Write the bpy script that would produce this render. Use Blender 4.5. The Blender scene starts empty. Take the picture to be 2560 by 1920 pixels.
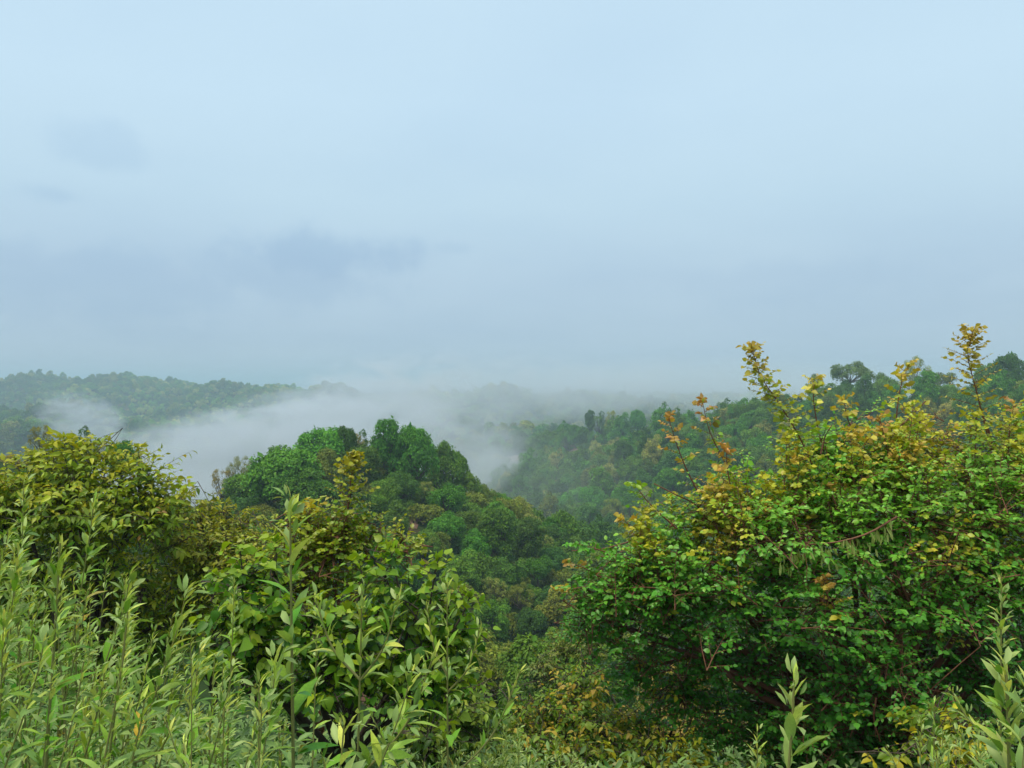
import bpy, math, random
import numpy as np
from mathutils import Matrix, Vector

# ------------------------------------------------------------------ camera, sky, sun, exposure
scene = bpy.context.scene
CAMZ = 1.6
F_PX, CX, CY = 1971.0, 1280.0, 960.0          # photograph pixels (2560 x 1920)
cam_data = bpy.data.cameras.new('camera')
cam_data.sensor_width = 36.0
cam_data.lens = 36.0 * F_PX / 2560.0
cam_data.clip_start = 0.05
cam_data.clip_end = 60000.0
cam = bpy.data.objects.new('camera', cam_data)
scene.collection.objects.link(cam)
cam.location = (0, 0, CAMZ)
cam.rotation_euler = (math.radians(90), 0, 0)
scene.camera = cam

SUN_EL, SUN_AZ = math.radians(70), math.radians(-120)      # azimuth from +Y, clockwise: to the left, a little behind the viewer
scene.view_settings.view_transform = 'Standard'
scene.view_settings.look = 'None'
scene.view_settings.gamma = 1.0
scene.view_settings.use_curve_mapping = False
scene.view_settings.exposure = 1.0
SKYMUL = 0.53                                 # keeps the sky's brightness against that exposure


def build_world():
    w = bpy.data.worlds.new('World')
    scene.world = w
    w.use_nodes = True
    nt = w.node_tree
    nt.nodes.clear()
    N, L = nt.nodes.new, nt.links.new

    def math_node(op, a, b=None, clamp=False):
        n = N('ShaderNodeMath')
        n.operation = op
        n.use_clamp = clamp
        for i, v in enumerate((a, b)):
            if v is None:
                continue
            if isinstance(v, (int, float)):
                n.inputs[i].default_value = v
            else:
                L(v, n.inputs[i])
        return n.outputs[0]
    tc = N('ShaderNodeTexCoord')
    sep = N('ShaderNodeSeparateXYZ')
    L(tc.outputs['Generated'], sep.inputs[0])
    x, y, z = sep.outputs
    za = math_node('ABSOLUTE', z)
    # overcast cloud base: dimmer and bluer low down, brighter overhead
    ramp = N('ShaderNodeValToRGB')
    el = ramp.color_ramp.elements
    el[0].position, el[0].color = 0.0, (0.415, 0.542, 0.668, 1)
    el[1].position, el[1].color = 1.0, (1.12, 1.14, 1.06, 1)
    for p, c in ((0.06, (0.42, 0.557, 0.688, 1)), (0.13, (0.462, 0.608, 0.737, 1)), (0.22, (0.525, 0.70, 0.82, 1)),
                 (0.33, (0.572, 0.758, 0.89, 1)), (0.45, (0.582, 0.768, 0.90, 1))):
        e = el.new(p)
        e.color = c
    L(za, ramp.inputs[0])
    # soft cloud patches on a flat cloud deck seen in perspective
    den = math_node('ADD', za, 0.16)
    u, v = math_node('DIVIDE', x, den), math_node('DIVIDE', y, den)
    comb = N('ShaderNodeCombineXYZ')
    L(u, comb.inputs[0])
    L(v, comb.inputs[1])
    noise = N('ShaderNodeTexNoise')
    noise.inputs['Scale'].default_value = 0.85
    noise.inputs['Detail'].default_value = 5.0
    noise.inputs['Roughness'].default_value = 0.48
    L(comb.outputs[0], noise.inputs['Vector'])
    n1 = N('ShaderNodeMapRange')
    n1.interpolation_type = 'SMOOTHSTEP'
    n1.inputs['From Min'].default_value, n1.inputs['From Max'].default_value = 0.36, 0.68
    n1.inputs['To Min'].default_value, n1.inputs['To Max'].default_value = 0.0, 1.0
    L(noise.outputs['Fac'], n1.inputs['Value'])
    # rain-grey scud: a few darker rags of low cloud
    fine = N('ShaderNodeTexNoise')
    fine.inputs['Scale'].default_value = 11.0
    fine.inputs['Detail'].default_value = 7.0
    fine.inputs['Roughness'].default_value = 0.6
    L(tc.outputs['Generated'], fine.inputs['Vector'])
    off = math_node('MULTIPLY', math_node('SUBTRACT', fine.outputs['Fac'], 0.5), 2.6)
    scud = None
    for (px, py, wx, wy, amt) in ((860, 645, 300, 70, .90), (690, 690, 380, 80, .60), (250, 360, 100, 60, .42), (145, 490, 75, 28, .48), (250, 700, 520, 110, .50),
                                  (1130, 622, 90, 22, .35), (2000, 700, 420, 60, .25)):
        d = Vector(((px - CX) / F_PX, 1.0, (CY - py) / F_PX)).normalized()
        ax = math_node('DIVIDE', math_node('SUBTRACT', x, d.x), wx / F_PX)
        az = math_node('DIVIDE', math_node('SUBTRACT', z, d.z), wy / F_PX)
        front = math_node('GREATER_THAN', y, 0.0)
        r = math_node('SQRT', math_node('ADD', math_node('MULTIPLY', ax, ax), math_node('MULTIPLY', az, az)))
        r = math_node('ADD', r, off)
        mr = N('ShaderNodeMapRange')
        mr.interpolation_type = 'SMOOTHERSTEP'
        mr.inputs['From Min'].default_value, mr.inputs['From Max'].default_value = 1.2, 0.25
        mr.inputs['To Min'].default_value, mr.inputs['To Max'].default_value = 0.0, amt
        L(r, mr.inputs['Value'])
        s = math_node('MULTIPLY', mr.outputs[0], front)
        scud = s if scud is None else math_node('MAXIMUM', scud, s)
    dark = math_node('ADD', math_node('MULTIPLY', n1.outputs[0], 0.25), math_node('MULTIPLY', scud, 0.75), True)
    shade = N('ShaderNodeMix')
    shade.data_type = 'RGBA'
    shade.blend_type = 'MULTIPLY'
    L(dark, shade.inputs['Factor'])
    L(ramp.outputs[0], shade.inputs['A'])
    shade.inputs['B'].default_value = (0.72, 0.785, 0.88, 1)
    scale = N('ShaderNodeMix')
    scale.data_type = 'RGBA'
    scale.blend_type = 'MULTIPLY'
    scale.inputs['Factor'].default_value = 1.0
    L(shade.outputs['Result'], scale.inputs['A'])
    scale.inputs['B'].default_value = (SKYMUL * 10,) * 3 + (1,)
    # the clear sky above the clouds barely shows through
    sky = N('ShaderNodeTexSky')
    sky.sky_type = 'NISHITA'
    sky.sun_disc = False
    sky.sun_elevation = SUN_EL
    sky.sun_rotation = SUN_AZ
    mix = N('ShaderNodeMix')
    mix.data_type = 'RGBA'
    mix.inputs['Factor'].default_value = 0.94
    L(sky.outputs[0], mix.inputs['A'])
    L(scale.outputs['Result'], mix.inputs['B'])
    bg = N('ShaderNodeBackground')
    bg.inputs['Strength'].default_value = 0.1
    L(mix.outputs['Result'], bg.inputs['Color'])
    out = N('ShaderNodeOutputWorld')
    L(bg.outputs[0], out.inputs['Surface'])


build_world()
sun_data = bpy.data.lights.new('sun', 'SUN')
sun_data.energy = 1.5
sun_data.angle = math.radians(25)
sun_data.color = (1.0, 0.93, 0.75)
sun = bpy.data.objects.new('sun', sun_data)
scene.collection.objects.link(sun)
sd = Vector((math.sin(SUN_AZ) * math.cos(SUN_EL), math.cos(SUN_AZ) * math.cos(SUN_EL), math.sin(SUN_EL)))
sun.rotation_euler = sd.to_track_quat('Z', 'Y').to_euler()

cyc = scene.cycles
cyc.max_bounces = 10
cyc.diffuse_bounces = 4
cyc.glossy_bounces = 2
cyc.transmission_bounces = 3
cyc.transparent_max_bounces = 8
cyc.volume_bounces = 2
cyc.volume_step_rate = 0.36
cyc.volume_max_steps = 256
cyc.use_denoising = True

# ------------------------------------------------------------------ helpers
COL = scene.collection
UP = np.array([0.0, 0.0, 1.0])


def tag(o, label=None, cat=None, group=None, kind=None):
    if label:
        o['label'] = label
    if cat:
        o['category'] = cat
    if group:
        o['group'] = group
    if kind:
        o['kind'] = kind
    return o


def link(name, data, parent=None):
    o = bpy.data.objects.new(name, data)
    COL.objects.link(o)
    if parent is not None:
        o.parent = parent
    return o


def empty(name, loc):
    o = bpy.data.objects.new(name, None)
    o.empty_display_size = 0.1
    COL.objects.link(o)
    o.location = loc
    return o


def unit(v):
    return v / np.maximum(np.linalg.norm(v, axis=-1, keepdims=True), 1e-9)


def at(px, py, D):
    """World point seen at photograph pixel (px, py) at D metres ahead."""
    return np.array([(px - CX) / F_PX * D, D, CAMZ + (CY - py) / F_PX * D])


def make_mesh(name, verts, tris, tint=None, mat=None, smooth=True):
    me = bpy.data.meshes.new(name)
    verts = np.ascontiguousarray(verts, dtype=np.float32)
    tris = np.ascontiguousarray(tris, dtype=np.int32)
    nv, nf = len(verts), len(tris)
    k = tris.shape[1]
    me.vertices.add(nv)
    me.vertices.foreach_set('co', verts.ravel())
    me.loops.add(nf * k)
    me.loops.foreach_set('vertex_index', tris.ravel())
    me.polygons.add(nf)
    me.polygons.foreach_set('loop_start', np.arange(0, nf * k, k, dtype=np.int32))
    me.polygons.foreach_set('use_smooth', np.full(nf, smooth))
    me.update(calc_edges=True)
    if tint is not None:
        a = me.attributes.new('tint', 'FLOAT_COLOR', 'POINT')
        c = np.ones((nv, 4), np.float32)
        c[:, :3] = tint
        a.data.foreach_set('color', c.ravel())
    if mat is not None:
        me.materials.append(mat)
    return me


def joined(parts):
    """[(verts, tris, tint)] -> one (verts, tris, tint)."""
    vs, ts, cs, n = [], [], [], 0
    for v, t, c in parts:
        if len(v) == 0:
            continue
        vs.append(v)
        ts.append(t + n)
        cs.append(c if c is not None else np.ones((len(v), 3)))
        n += len(v)
    return np.concatenate(vs), np.concatenate(ts), np.concatenate(cs)


# leaf outlines: (verts in leaf space: x along the leaf, y across, z up; triangles)
def leaf_fan(stations, fold=0.12, droop=0.18):
    """Cheap leaf: outline polygon round one rib point, 2 + 2n rim vertices."""
    rim = [(0, 0)] + [(x, w) for x, w in stations] + [(1, 0)] + [(x, -w) for x, w in reversed(stations)]
    v = [(0.5, 0, -0.0)] + [(x, y, fold * abs(y) * 2 - droop * (x - .25) ** 2) for x, y in rim]
    n = len(rim)
    t = [(0, 1 + i, 1 + (i + 1) % n) for i in range(n)]
    return np.array(v, float), np.array(t)


def leaf_full(stations, fold=0.25, droop=0.30, wave=0.0):
    """Leaf with a midrib, folded along it and bent down towards the tip."""
    xs = [0.0] + [s[0] for s in stations] + [1.0]
    v, t = [], []
    for x in xs:
        v.append((x, 0, -droop * x * x))
    m = len(xs)
    for sgn in (1, -1):
        o = len(v)
        for i, (x, w) in enumerate(stations):
            v.append((x, sgn * w, -droop * x * x + fold * w + wave * (1 if i % 2 else -1)))
        n = len(stations)
        rows = [(0, o, 1)] + [q for i in range(n - 1) for q in ((1 + i, o + i, o + i + 1), (1 + i, o + i + 1, 2 + i))] + [(n, o + n - 1, n + 1)]
        for a, b, c in rows:
            t.append((a, c, b) if sgn > 0 else (a, b, c))
    return np.array(v, float), np.array(t)


ROUND = [(0.10, 0.20), (0.32, 0.38), (0.60, 0.36), (0.84, 0.17)]
HEART = [(0.02, 0.22), (0.18, 0.38), (0.42, 0.37), (0.70, 0.20), (0.88, 0.06)]
OVATE = [(0.08, 0.12), (0.28, 0.25), (0.52, 0.25), (0.78, 0.12), (0.92, 0.035)]
LANCE = [(0.08, 0.05), (0.28, 0.12), (0.50, 0.15), (0.72, 0.11), (0.88, 0.05)]
FAN_ROUND = leaf_fan([(0.16, 0.28), (0.50, 0.36), (0.84, 0.14)])
FAN_HEART = leaf_fan([(0.08, 0.32), (0.45, 0.36), (0.8, 0.12)])
FAN_OVATE = leaf_fan([(0.25, 0.24), (0.62, 0.20)], fold=0.22, droop=0.3)
FAN_LANCE = leaf_fan([(0.3, 0.12), (0.65, 0.13)], fold=0.2, droop=0.3)
DIAMOND = (np.array([(0, 0, 0), (0.45, 0.33, 0.06), (1, 0, -0.12), (0.45, -0.33, 0.06)], float), np.array([(0, 2, 1), (0, 3, 2)]))


def place(template, P, Dv, Nv, L, Wd=1.0):
    """Copies of a leaf at points P, along Dv, facing Nv, L long: (verts, tris)."""
    tv, tt = template
    n = len(P)
    x = unit(Dv)
    z = Nv - (Nv * x).sum(1, keepdims=True) * x
    z = unit(z)
    y = np.cross(z, x)
    L = np.broadcast_to(np.asarray(L, float), (n,))
    Wd = np.broadcast_to(np.asarray(Wd, float), (n,))
    V = (P[:, None, :] + L[:, None, None] * (tv[None, :, 0:1] * x[:, None, :] + (Wd[:, None] * tv[None, :, 1])[:, :, None] * y[:, None, :]
                                            + tv[None, :, 2:3] * z[:, None, :]))
    T = tt[None] + (np.arange(n) * len(tv))[:, None, None]
    return V.reshape(-1, 3), T.reshape(-1, tt.shape[1])


def tubes(paths, radii, sides=5):
    """paths (M, N, 3), radii (M, N) -> (verts, tris)."""
    paths, radii = np.asarray(paths, float), np.asarray(radii, float)
    M, Np, _ = paths.shape
    tan = np.gradient(paths, axis=1)
    tan = unit(tan)
    ref = np.where(np.abs(tan[..., 2:3]) > 0.9, np.array([1.0, 0, 0]), UP)
    a = unit(np.cross(tan, ref))
    b = np.cross(tan, a)
    th = np.linspace(0, 2 * np.pi, sides, endpoint=False)
    ring = (a[:, :, None, :] * np.cos(th)[None, None, :, None] + b[:, :, None, :] * np.sin(th)[None, None, :, None])
    V = paths[:, :, None, :] + ring * radii[:, :, None, None]
    idx = np.arange(M * Np * sides).reshape(M, Np, sides)
    p, q = idx[:, :-1], idx[:, 1:]
    pr, qr = np.roll(p, -1, axis=2), np.roll(q, -1, axis=2)
    T = np.concatenate([np.stack([p, pr, qr], -1).reshape(-1, 3), np.stack([p, qr, q], -1).reshape(-1, 3)])
    return V.reshape(-1, 3), T


def polyline(pts, n):
    """Smooth n-point curve through pts (Catmull-Rom)."""
    pts = np.asarray(pts, float)
    ext = np.vstack([2 * pts[0] - pts[1], pts, 2 * pts[-1] - pts[-2]])
    s = np.linspace(0, len(pts) - 1 - 1e-6, n)
    i = s.astype(int)
    f = (s - i)[:, None]
    p0, p1, p2, p3 = ext[i], ext[i + 1], ext[i + 2], ext[i + 3]
    return 0.5 * ((2 * p1) + (-p0 + p2) * f + (2 * p0 - 5 * p1 + 4 * p2 - p3) * f ** 2 + (-p0 + 3 * p1 - 3 * p2 + p3) * f ** 3)


# value noise for the terrain
_rn = np.random.default_rng(7)
_LAT = _rn.random((256, 256))


def vnoise(x, y):
    xi, yi = np.floor(x).astype(int), np.floor(y).astype(int)
    fx, fy = x - xi, y - yi
    fx, fy = fx * fx * (3 - 2 * fx), fy * fy * (3 - 2 * fy)
    a, b = _LAT[xi % 256, yi % 256], _LAT[(xi + 1) % 256, yi % 256]
    c, d = _LAT[xi % 256, (yi + 1) % 256], _LAT[(xi + 1) % 256, (yi + 1) % 256]
    return (a + (b - a) * fx) * (1 - fy) + (c + (d - c) * fx) * fy - 0.5


def fbm(x, y, octv=4):
    s, amp = 0.0, 1.0
    for k in range(octv):
        s = s + amp * vnoise(x * 2 ** k + 17.3 * k, y * 2 ** k + 5.1 * k)
        amp *= 0.5
    return s


# ------------------------------------------------------------------ terrain
RIDGE = np.array([(-22, 440, -40), (10, 410, -33), (38, 380, -29), (70, 330, -24.5), (88, 268, -17), (96, 246, -7), (118, 215, -6), (135, 200, -3.5), (180, 165, 2), (260, 110, 5)], float)
FAR = [(330, 938, 1200, 120, 170), (110, 943, 1220, 80, 170), (-150, 948, 1250, 120, 180), (480, 962, 1190, 70, 150), (575, 954, 1150, 55, 150), (700, 958, 1150, 60, 140), (830, 961, 1150, 60, 140),
       (140, 985, 720, 50, 70), (-30, 1000, 700, 60, 70), (250, 1060, 640, 60, 60), (60, 1060, 560, 60, 50), (480, 1075, 850, 90, 90), (700, 1060, 900, 90, 90),
       (1080, 972, 850, 60, 90), (1250, 970, 900, 80, 90), (1450, 980, 900, 80, 90), (1110, 1020, 640, 32, 60), (1010, 1085, 520, 26, 50), (1330, 1060, 560, 50, 50),
       (1600, 1000, 700, 90, 90), (1900, 990, 900, 160, 160), (2400, 980, 900, 200, 200)]


def smax(a, b, k):
    h = np.clip(0.5 + 0.5 * (a - b) / k, 0, 1)
    return b + (a - b) * h + k * h * (1 - h)


def softplus(v, s):
    return s * np.logaddexp(0, v / s)


def H(x, y):
    x, y = np.asarray(x, float), np.asarray(y, float)
    dist = np.hypot(x, y)
    edge = 2.6 + 1.35 * softplus(-x - 4, 1.0) + 0.16 * np.maximum(0, x - 3)
    near = -0.43 * softplus(y - edge, 0.8) - 0.5 * softplus(y - 90, 4.0)
    near = np.maximum(near, -60)
    valley = -21.0 - 0.11 * np.clip(y - 45, 0, 330) - 0.02 * np.clip(np.abs(x), 0, 400)
    valley = np.where(y > 600, valley + np.clip((y - 600) / 900, 0, 1) * (-28 - valley), valley)
    dx, dy = x + 22, y - 100
    r = np.sqrt(dx * dx + (0.8 * dy) ** 2)
    knoll = -11.5 - 0.50 * (np.sqrt(r * r + 64) - 8) - 0.10 * np.clip(-dx - 12, 0, 200)
    h = smax(valley, near, 3.0)
    h = smax(h, knoll, 2.0)
    # the long ridge on the right
    best = np.full(np.shape(h), -1e9)
    for a, b in zip(RIDGE[:-1], RIDGE[1:]):
        ab = b[:2] - a[:2]
        t = np.clip(((x - a[0]) * ab[0] + (y - a[1]) * ab[1]) / (ab @ ab), 0, 1)
        d = np.hypot(x - a[0] - t * ab[0], y - a[1] - t * ab[1])
        z = a[2] + t * (b[2] - a[2]) - 0.36 * (np.sqrt(d * d + 100) - 10)
        best = np.maximum(best, z)
    best = best + 7.0 * fbm(x / 38.0, y / 38.0, 3) * np.clip((dist - 110) / 120, 0, 1) * 0.8
    h = smax(h, best, 4.0)
    # hills beyond the valley
    far = np.full(np.shape(h), -1e9)
    for px, py, D, sx, sy in FAR:
        c = at(px, py, D)
        top = c[2] - 8.0
        g = np.exp(-0.5 * (((x - c[0]) / sx) ** 2 + ((y - c[1]) / sy) ** 2))
        far = np.logaddexp(far / 6.0, (-75 + (top + 75) * g) / 6.0) * 6.0
    far = far + 16.0 * fbm(x / 110.0 + 3, y / 110.0, 4) * np.clip((dist - 420) / 300, 0, 1) * np.exp(-((dist - 900) / 900) ** 2)
    h = smax(h, far, 4.0)
    # the plain reaching to the horizon
    w = np.clip((dist - 1700) / 1500, 0, 1)
    h = h * (1 - w) + (-26.0 + 5 * fbm(x / 500, y / 500, 3)) * w
    back = np.clip((-y + 5) / 60, 0, 1)
    h = np.where(y < 5, h * (1 - back) + 1.5 * back, h)
    h = h + 0.10 * fbm(x / 0.9, y / 0.9, 3) * np.clip(dist / 2, 0, 1) + 0.9 * fbm(x / 9, y / 9, 3) * np.clip((dist - 8) / 30, 0, 1)
    return h


def Hp(x, y):
    return float(H(np.array([x]), np.array([y]))[0])


def hit(px, py, lift=0.0, d0=4.0, d1=1500.0, n=600):
    """Distance at which the ray through a pixel meets the ground raised by lift; None if it does not."""
    D = np.geomspace(d0, d1, n)
    X, Z = (px - CX) / F_PX * D, CAMZ + (CY - py) / F_PX * D
    f = Z - (H(X, D) + lift)
    k = np.where((f[:-1] > 0) & (f[1:] <= 0))[0]
    return None if len(k) == 0 else D[k[0]]


# ------------------------------------------------------------------ materials
def new_mat(name):
    m = bpy.data.materials.new(name)
    m.use_nodes = True
    m.node_tree.nodes.clear()
    return m, m.node_tree.nodes.new, m.node_tree.links.new


def mix_rgb(N, L, fac, a, b, mode='MIX'):
    n = N('ShaderNodeMix')
    n.data_type = 'RGBA'
    n.blend_type = mode
    for s, v in (('Factor', fac), ('A', a), ('B', b)):
        if isinstance(v, (int, float)):
            n.inputs[s].default_value = v
        elif isinstance(v, tuple):
            n.inputs[s].default_value = v + (1,) if len(v) == 3 else v
        else:
            L(v, n.inputs[s])
    return n.outputs['Result']


def leaf_material(name, rough=0.45, spec=0.4, transl=0.30, under=None, instanced=False, vein=0.0):
    m, N, L = new_mat(name)
    a = N('ShaderNodeAttribute')
    a.attribute_name = 'tint'
    if instanced:
        b = N('ShaderNodeAttribute')
        b.attribute_type = 'INSTANCER'
        b.attribute_name = 'itint'
        col = mix_rgb(N, L, 1.0, a.outputs['Color'], b.outputs['Color'], 'MULTIPLY')
    else:
        oi = N('ShaderNodeObjectInfo')
        col = mix_rgb(N, L, 1.0, a.outputs['Color'], oi.outputs['Color'], 'MULTIPLY')
    if under is not None:
        g = N('ShaderNodeNewGeometry')
        pale = mix_rgb(N, L, 0.34, col, under)
        col = mix_rgb(N, L, g.outputs['Backfacing'], col, pale)
    if vein:
        no = N('ShaderNodeTexNoise')
        tc = N('ShaderNodeTexCoord')
        L(tc.outputs['Object'], no.inputs['Vector'])
        no.inputs['Scale'].default_value = 18.0
        no.inputs['Detail'].default_value = 3.0
        mr = N('ShaderNodeMapRange')
        mr.inputs['From Min'].default_value, mr.inputs['From Max'].default_value = 0.3, 0.7
        mr.inputs['To Min'].default_value, mr.inputs['To Max'].default_value = 1 - vein, 1 + vein
        L(no.outputs['Fac'], mr.inputs['Value'])
        cb = N('ShaderNodeCombineColor')
        for i in range(3):
            L(mr.outputs[0], cb.inputs[i])
        col = mix_rgb(N, L, 1.0, col, cb.outputs[0], 'MULTIPLY')
    p = N('ShaderNodeBsdfPrincipled')
    L(col, p.inputs['Base Color'])
    p.inputs['Roughness'].default_value = rough
    p.inputs['Specular IOR Level'].default_value = spec
    t = N('ShaderNodeBsdfTranslucent')
    warm = mix_rgb(N, L, 1.0, col, (1.25, 1.15, 0.55), 'MULTIPLY')
    L(warm, t.inputs['Color'])
    mx = N('ShaderNodeMixShader')
    mx.inputs[0].default_value = transl
    L(p.outputs[0], mx.inputs[1])
    L(t.outputs[0], mx.inputs[2])
    o = N('ShaderNodeOutputMaterial')
    L(mx.outputs[0], o.inputs['Surface'])
    return m


def bark_material(name, c1, c2, scale=14.0):
    m, N, L = new_mat(name)
    tc = N('ShaderNodeTexCoord')
    no = N('ShaderNodeTexNoise')
    no.inputs['Scale'].default_value = scale
    no.inputs['Detail'].default_value = 6.0
    L(tc.outputs['Object'], no.inputs['Vector'])
    col = mix_rgb(N, L, no.outputs['Fac'], c1, c2)
    p = N('ShaderNodeBsdfPrincipled')
    p.inputs['Roughness'].default_value = 0.7
    L(col, p.inputs['Base Color'])
    bp = N('ShaderNodeBump')
    bp.inputs['Strength'].default_value = 0.4
    bp.inputs['Distance'].default_value = 0.01
    L(no.outputs['Fac'], bp.inputs['Height'])
    L(bp.outputs[0], p.inputs['Normal'])
    o = N('ShaderNodeOutputMaterial')
    L(p.outputs[0], o.inputs['Surface'])
    return m


M_CROWN = leaf_material('crown_leaves', 0.6, 0.15, 0.25)
M_FOREST = leaf_material('forest_leaves', 0.6, 0.12, 0.25, instanced=True)
M_WET = leaf_material('wet_leaves', 0.36, 0.36, 0.32, vein=0.10)
M_BROAD = leaf_material('broad_leaves', 0.45, 0.4, 0.36, vein=0.10)
M_WEED = leaf_material('weed_leaves', 0.42, 0.24, 0.30, under=(0.40, 0.52, 0.24), vein=0.12)
M_STEM = leaf_material('weed_stem', 0.6, 0.3, 0.0)
M_BARK = bark_material('grey_bark', (0.045, 0.035, 0.025), (0.12, 0.095, 0.07), 6)
M_RED = bark_material('red_brown_bark', (0.10, 0.035, 0.018), (0.26, 0.10, 0.05), 30)
M_DARK = bark_material('dark_twigs', (0.035, 0.025, 0.018), (0.09, 0.06, 0.04), 30)


def ground_material():
    m, N, L = new_mat('hillside_earth')
    g = N('ShaderNodeNewGeometry')
    n1 = N('ShaderNodeTexNoise')
    n1.inputs['Scale'].default_value = 0.09
    n1.inputs['Detail'].default_value = 8
    n2 = N('ShaderNodeTexNoise')
    n2.inputs['Scale'].default_value = 3.0
    n2.inputs['Detail'].default_value = 8
    n2.inputs['Roughness'].default_value = 0.65
    L(g.outputs['Position'], n1.inputs['Vector'])
    L(g.outputs['Position'], n2.inputs['Vector'])
    green = mix_rgb(N, L, n2.outputs['Fac'], (0.012, 0.030, 0.008), (0.045, 0.075, 0.018))
    soil = mix_rgb(N, L, n2.outputs['Fac'], (0.06, 0.03, 0.018), (0.20, 0.10, 0.06))
    mr = N('ShaderNodeMapRange')
    mr.inputs['From Min'].default_value, mr.inputs['From Max'].default_value = 0.56, 0.66
    L(n1.outputs['Fac'], mr.inputs['Value'])
    col = mix_rgb(N, L, mr.outputs[0], green, soil)
    p = N('ShaderNodeBsdfPrincipled')
    p.inputs['Roughness'].default_value = 0.9
    p.inputs['Specular IOR Level'].default_value = 0.05
    L(col, p.inputs['Base Color'])
    o = N('ShaderNodeOutputMaterial')
    L(p.outputs[0], o.inputs['Surface'])
    return m


# ------------------------------------------------------------------ ground sheet
def build_ground():
    rr = np.concatenate([[0.0], np.geomspace(0.35, 26000, 330)])
    th = np.linspace(0, 2 * np.pi, 480, endpoint=False)
    # finer angles in front of the viewer
    th = np.sort(np.concatenate([np.linspace(math.radians(48), math.radians(132), 420), np.linspace(math.radians(133), math.radians(407), 140)]))
    R, T = np.meshgrid(rr[1:], th, indexing='ij')
    x, y = R * np.cos(T), R * np.sin(T)
    z = H(x, y)
    V = np.concatenate([[[0, 0, Hp(0, 0)]], np.stack([x, y, z], -1).reshape(-1, 3)])
    nr, na = R.shape
    idx = 1 + np.arange(nr * na).reshape(nr, na)
    a, b = idx[:-1], idx[1:]
    ar, brr = np.roll(a, -1, 1), np.roll(b, -1, 1)
    tri = np.concatenate([np.stack([a, b, brr], -1).reshape(-1, 3), np.stack([a, brr, ar], -1).reshape(-1, 3),
                          np.stack([np.zeros(na, int), idx[0], np.roll(idx[0], -1)], -1)])
    o = link('ground', make_mesh('ground', V, tri, None, ground_material()))
    tag(o, kind='structure')


build_ground()


# ------------------------------------------------------------------ tree crowns for the middle distance
def crown_mesh(name, seed, n_leaf, leaf, lobes, shape=(1, 1, 0.85), center=1.3, spread=0.62, lobe_r=(0.2, 0.5), under=-0.55, var=0.20, mat=M_CROWN, sparse=0.0, per=30, clump=(0.12, 0.24)):
    """Unit crown: radius about 1, its middle 'center' above the ground; lobes made of drooping sprays of leaves, with gaps between."""
    rng = np.random.default_rng(seed)
    sh = np.array(shape)
    k = np.arange(lobes) + 0.5
    zz = 1 - (1 - under) * k / lobes
    ph = k * 2.39996 + rng.normal(0, .45, lobes)
    rad = np.sqrt(np.maximum(0, 1 - zz ** 2))
    C = np.stack([rad * np.cos(ph), rad * np.sin(ph), zz], 1) * (spread + rng.normal(0, .11, (lobes, 1))) * sh
    R = rng.uniform(*lobe_r, lobes) * (1 - 0.2 * (zz < 0))
    w = R ** 2
    nc = max(12, n_leaf // per)
    li = rng.choice(lobes, nc * 3, p=w / w.sum())
    u = unit(rng.normal(size=(nc * 3, 3)) + np.array([0, 0, 0.45]) + unit(C[li]) * 0.7)
    rr = 1 - np.abs(rng.normal(0, 0.16 + sparse, nc * 3))
    Q = C[li] + u * (R[li] * rr)[:, None] * np.array([1, 1, 0.9])
    d = np.linalg.norm(Q[:, None] - C[None], axis=2) / R[None]
    d[np.arange(len(Q)), li] = 9
    keep = d.min(1) > 0.74
    Q, u, li = Q[keep][:nc], u[keep][:nc], li[keep][:nc]
    nc = len(Q)
    cr = rng.uniform(*clump, nc)
    n = nc * per
    ci = np.repeat(np.arange(nc), per)
    axis = unit(u * 0.75 + UP * 0.65 + rng.normal(0, .2, (nc, 3)))
    tv = rng.normal(size=(n, 3))
    tv = unit(tv - (tv * axis[ci]).sum(1, keepdims=True) * axis[ci])
    q = np.sqrt(rng.random(n))
    P = Q[ci] + tv * (q * cr[ci])[:, None] - axis[ci] * (0.95 * q ** 2 * cr[ci])[:, None] + rng.normal(0, .012, (n, 3))
    nrm = unit(axis[ci] + tv * (q * 0.75)[:, None] + rng.normal(0, 0.33, (n, 3)))
    dr = unit(tv + rng.normal(0, .5, (n, 3)) - UP * 0.35)
    inner = n // 12                                # leaves deeper inside, so that one does not look through the crown
    lj = rng.choice(lobes, inner, p=w / w.sum())
    v = unit(rng.normal(size=(inner, 3)))
    P = np.concatenate([P, C[lj] + v * (R[lj] * rng.uniform(.25, .75, inner))[:, None]])
    nrm = np.concatenate([nrm, unit(v + rng.normal(0, .5, (inner, 3)))])
    dr = np.concatenate([dr, unit(rng.normal(size=(inner, 3)))])
    L = np.concatenate([leaf * rng.uniform(0.6, 1.4, n), leaf * (1.0 if sparse else 2.4) * rng.uniform(.7, 1.3, inner)])
    V, T = place(DIAMOND, P, dr, nrm, L)
    V[:, 2] += center
    t = np.concatenate([(rng.normal(1, 0.10, lobes)[li] * rng.normal(1, .12, nc))[ci] * rng.normal(1, var, n), rng.normal(1, var, inner)])
    t = np.clip(t, 0.45, 1.75)
    c = np.stack([t * rng.normal(1, .10, len(t)), t, t * rng.normal(1, .10, len(t))], 1)
    return make_mesh(name, V, T, np.repeat(c, 4, 0), mat), C


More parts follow.
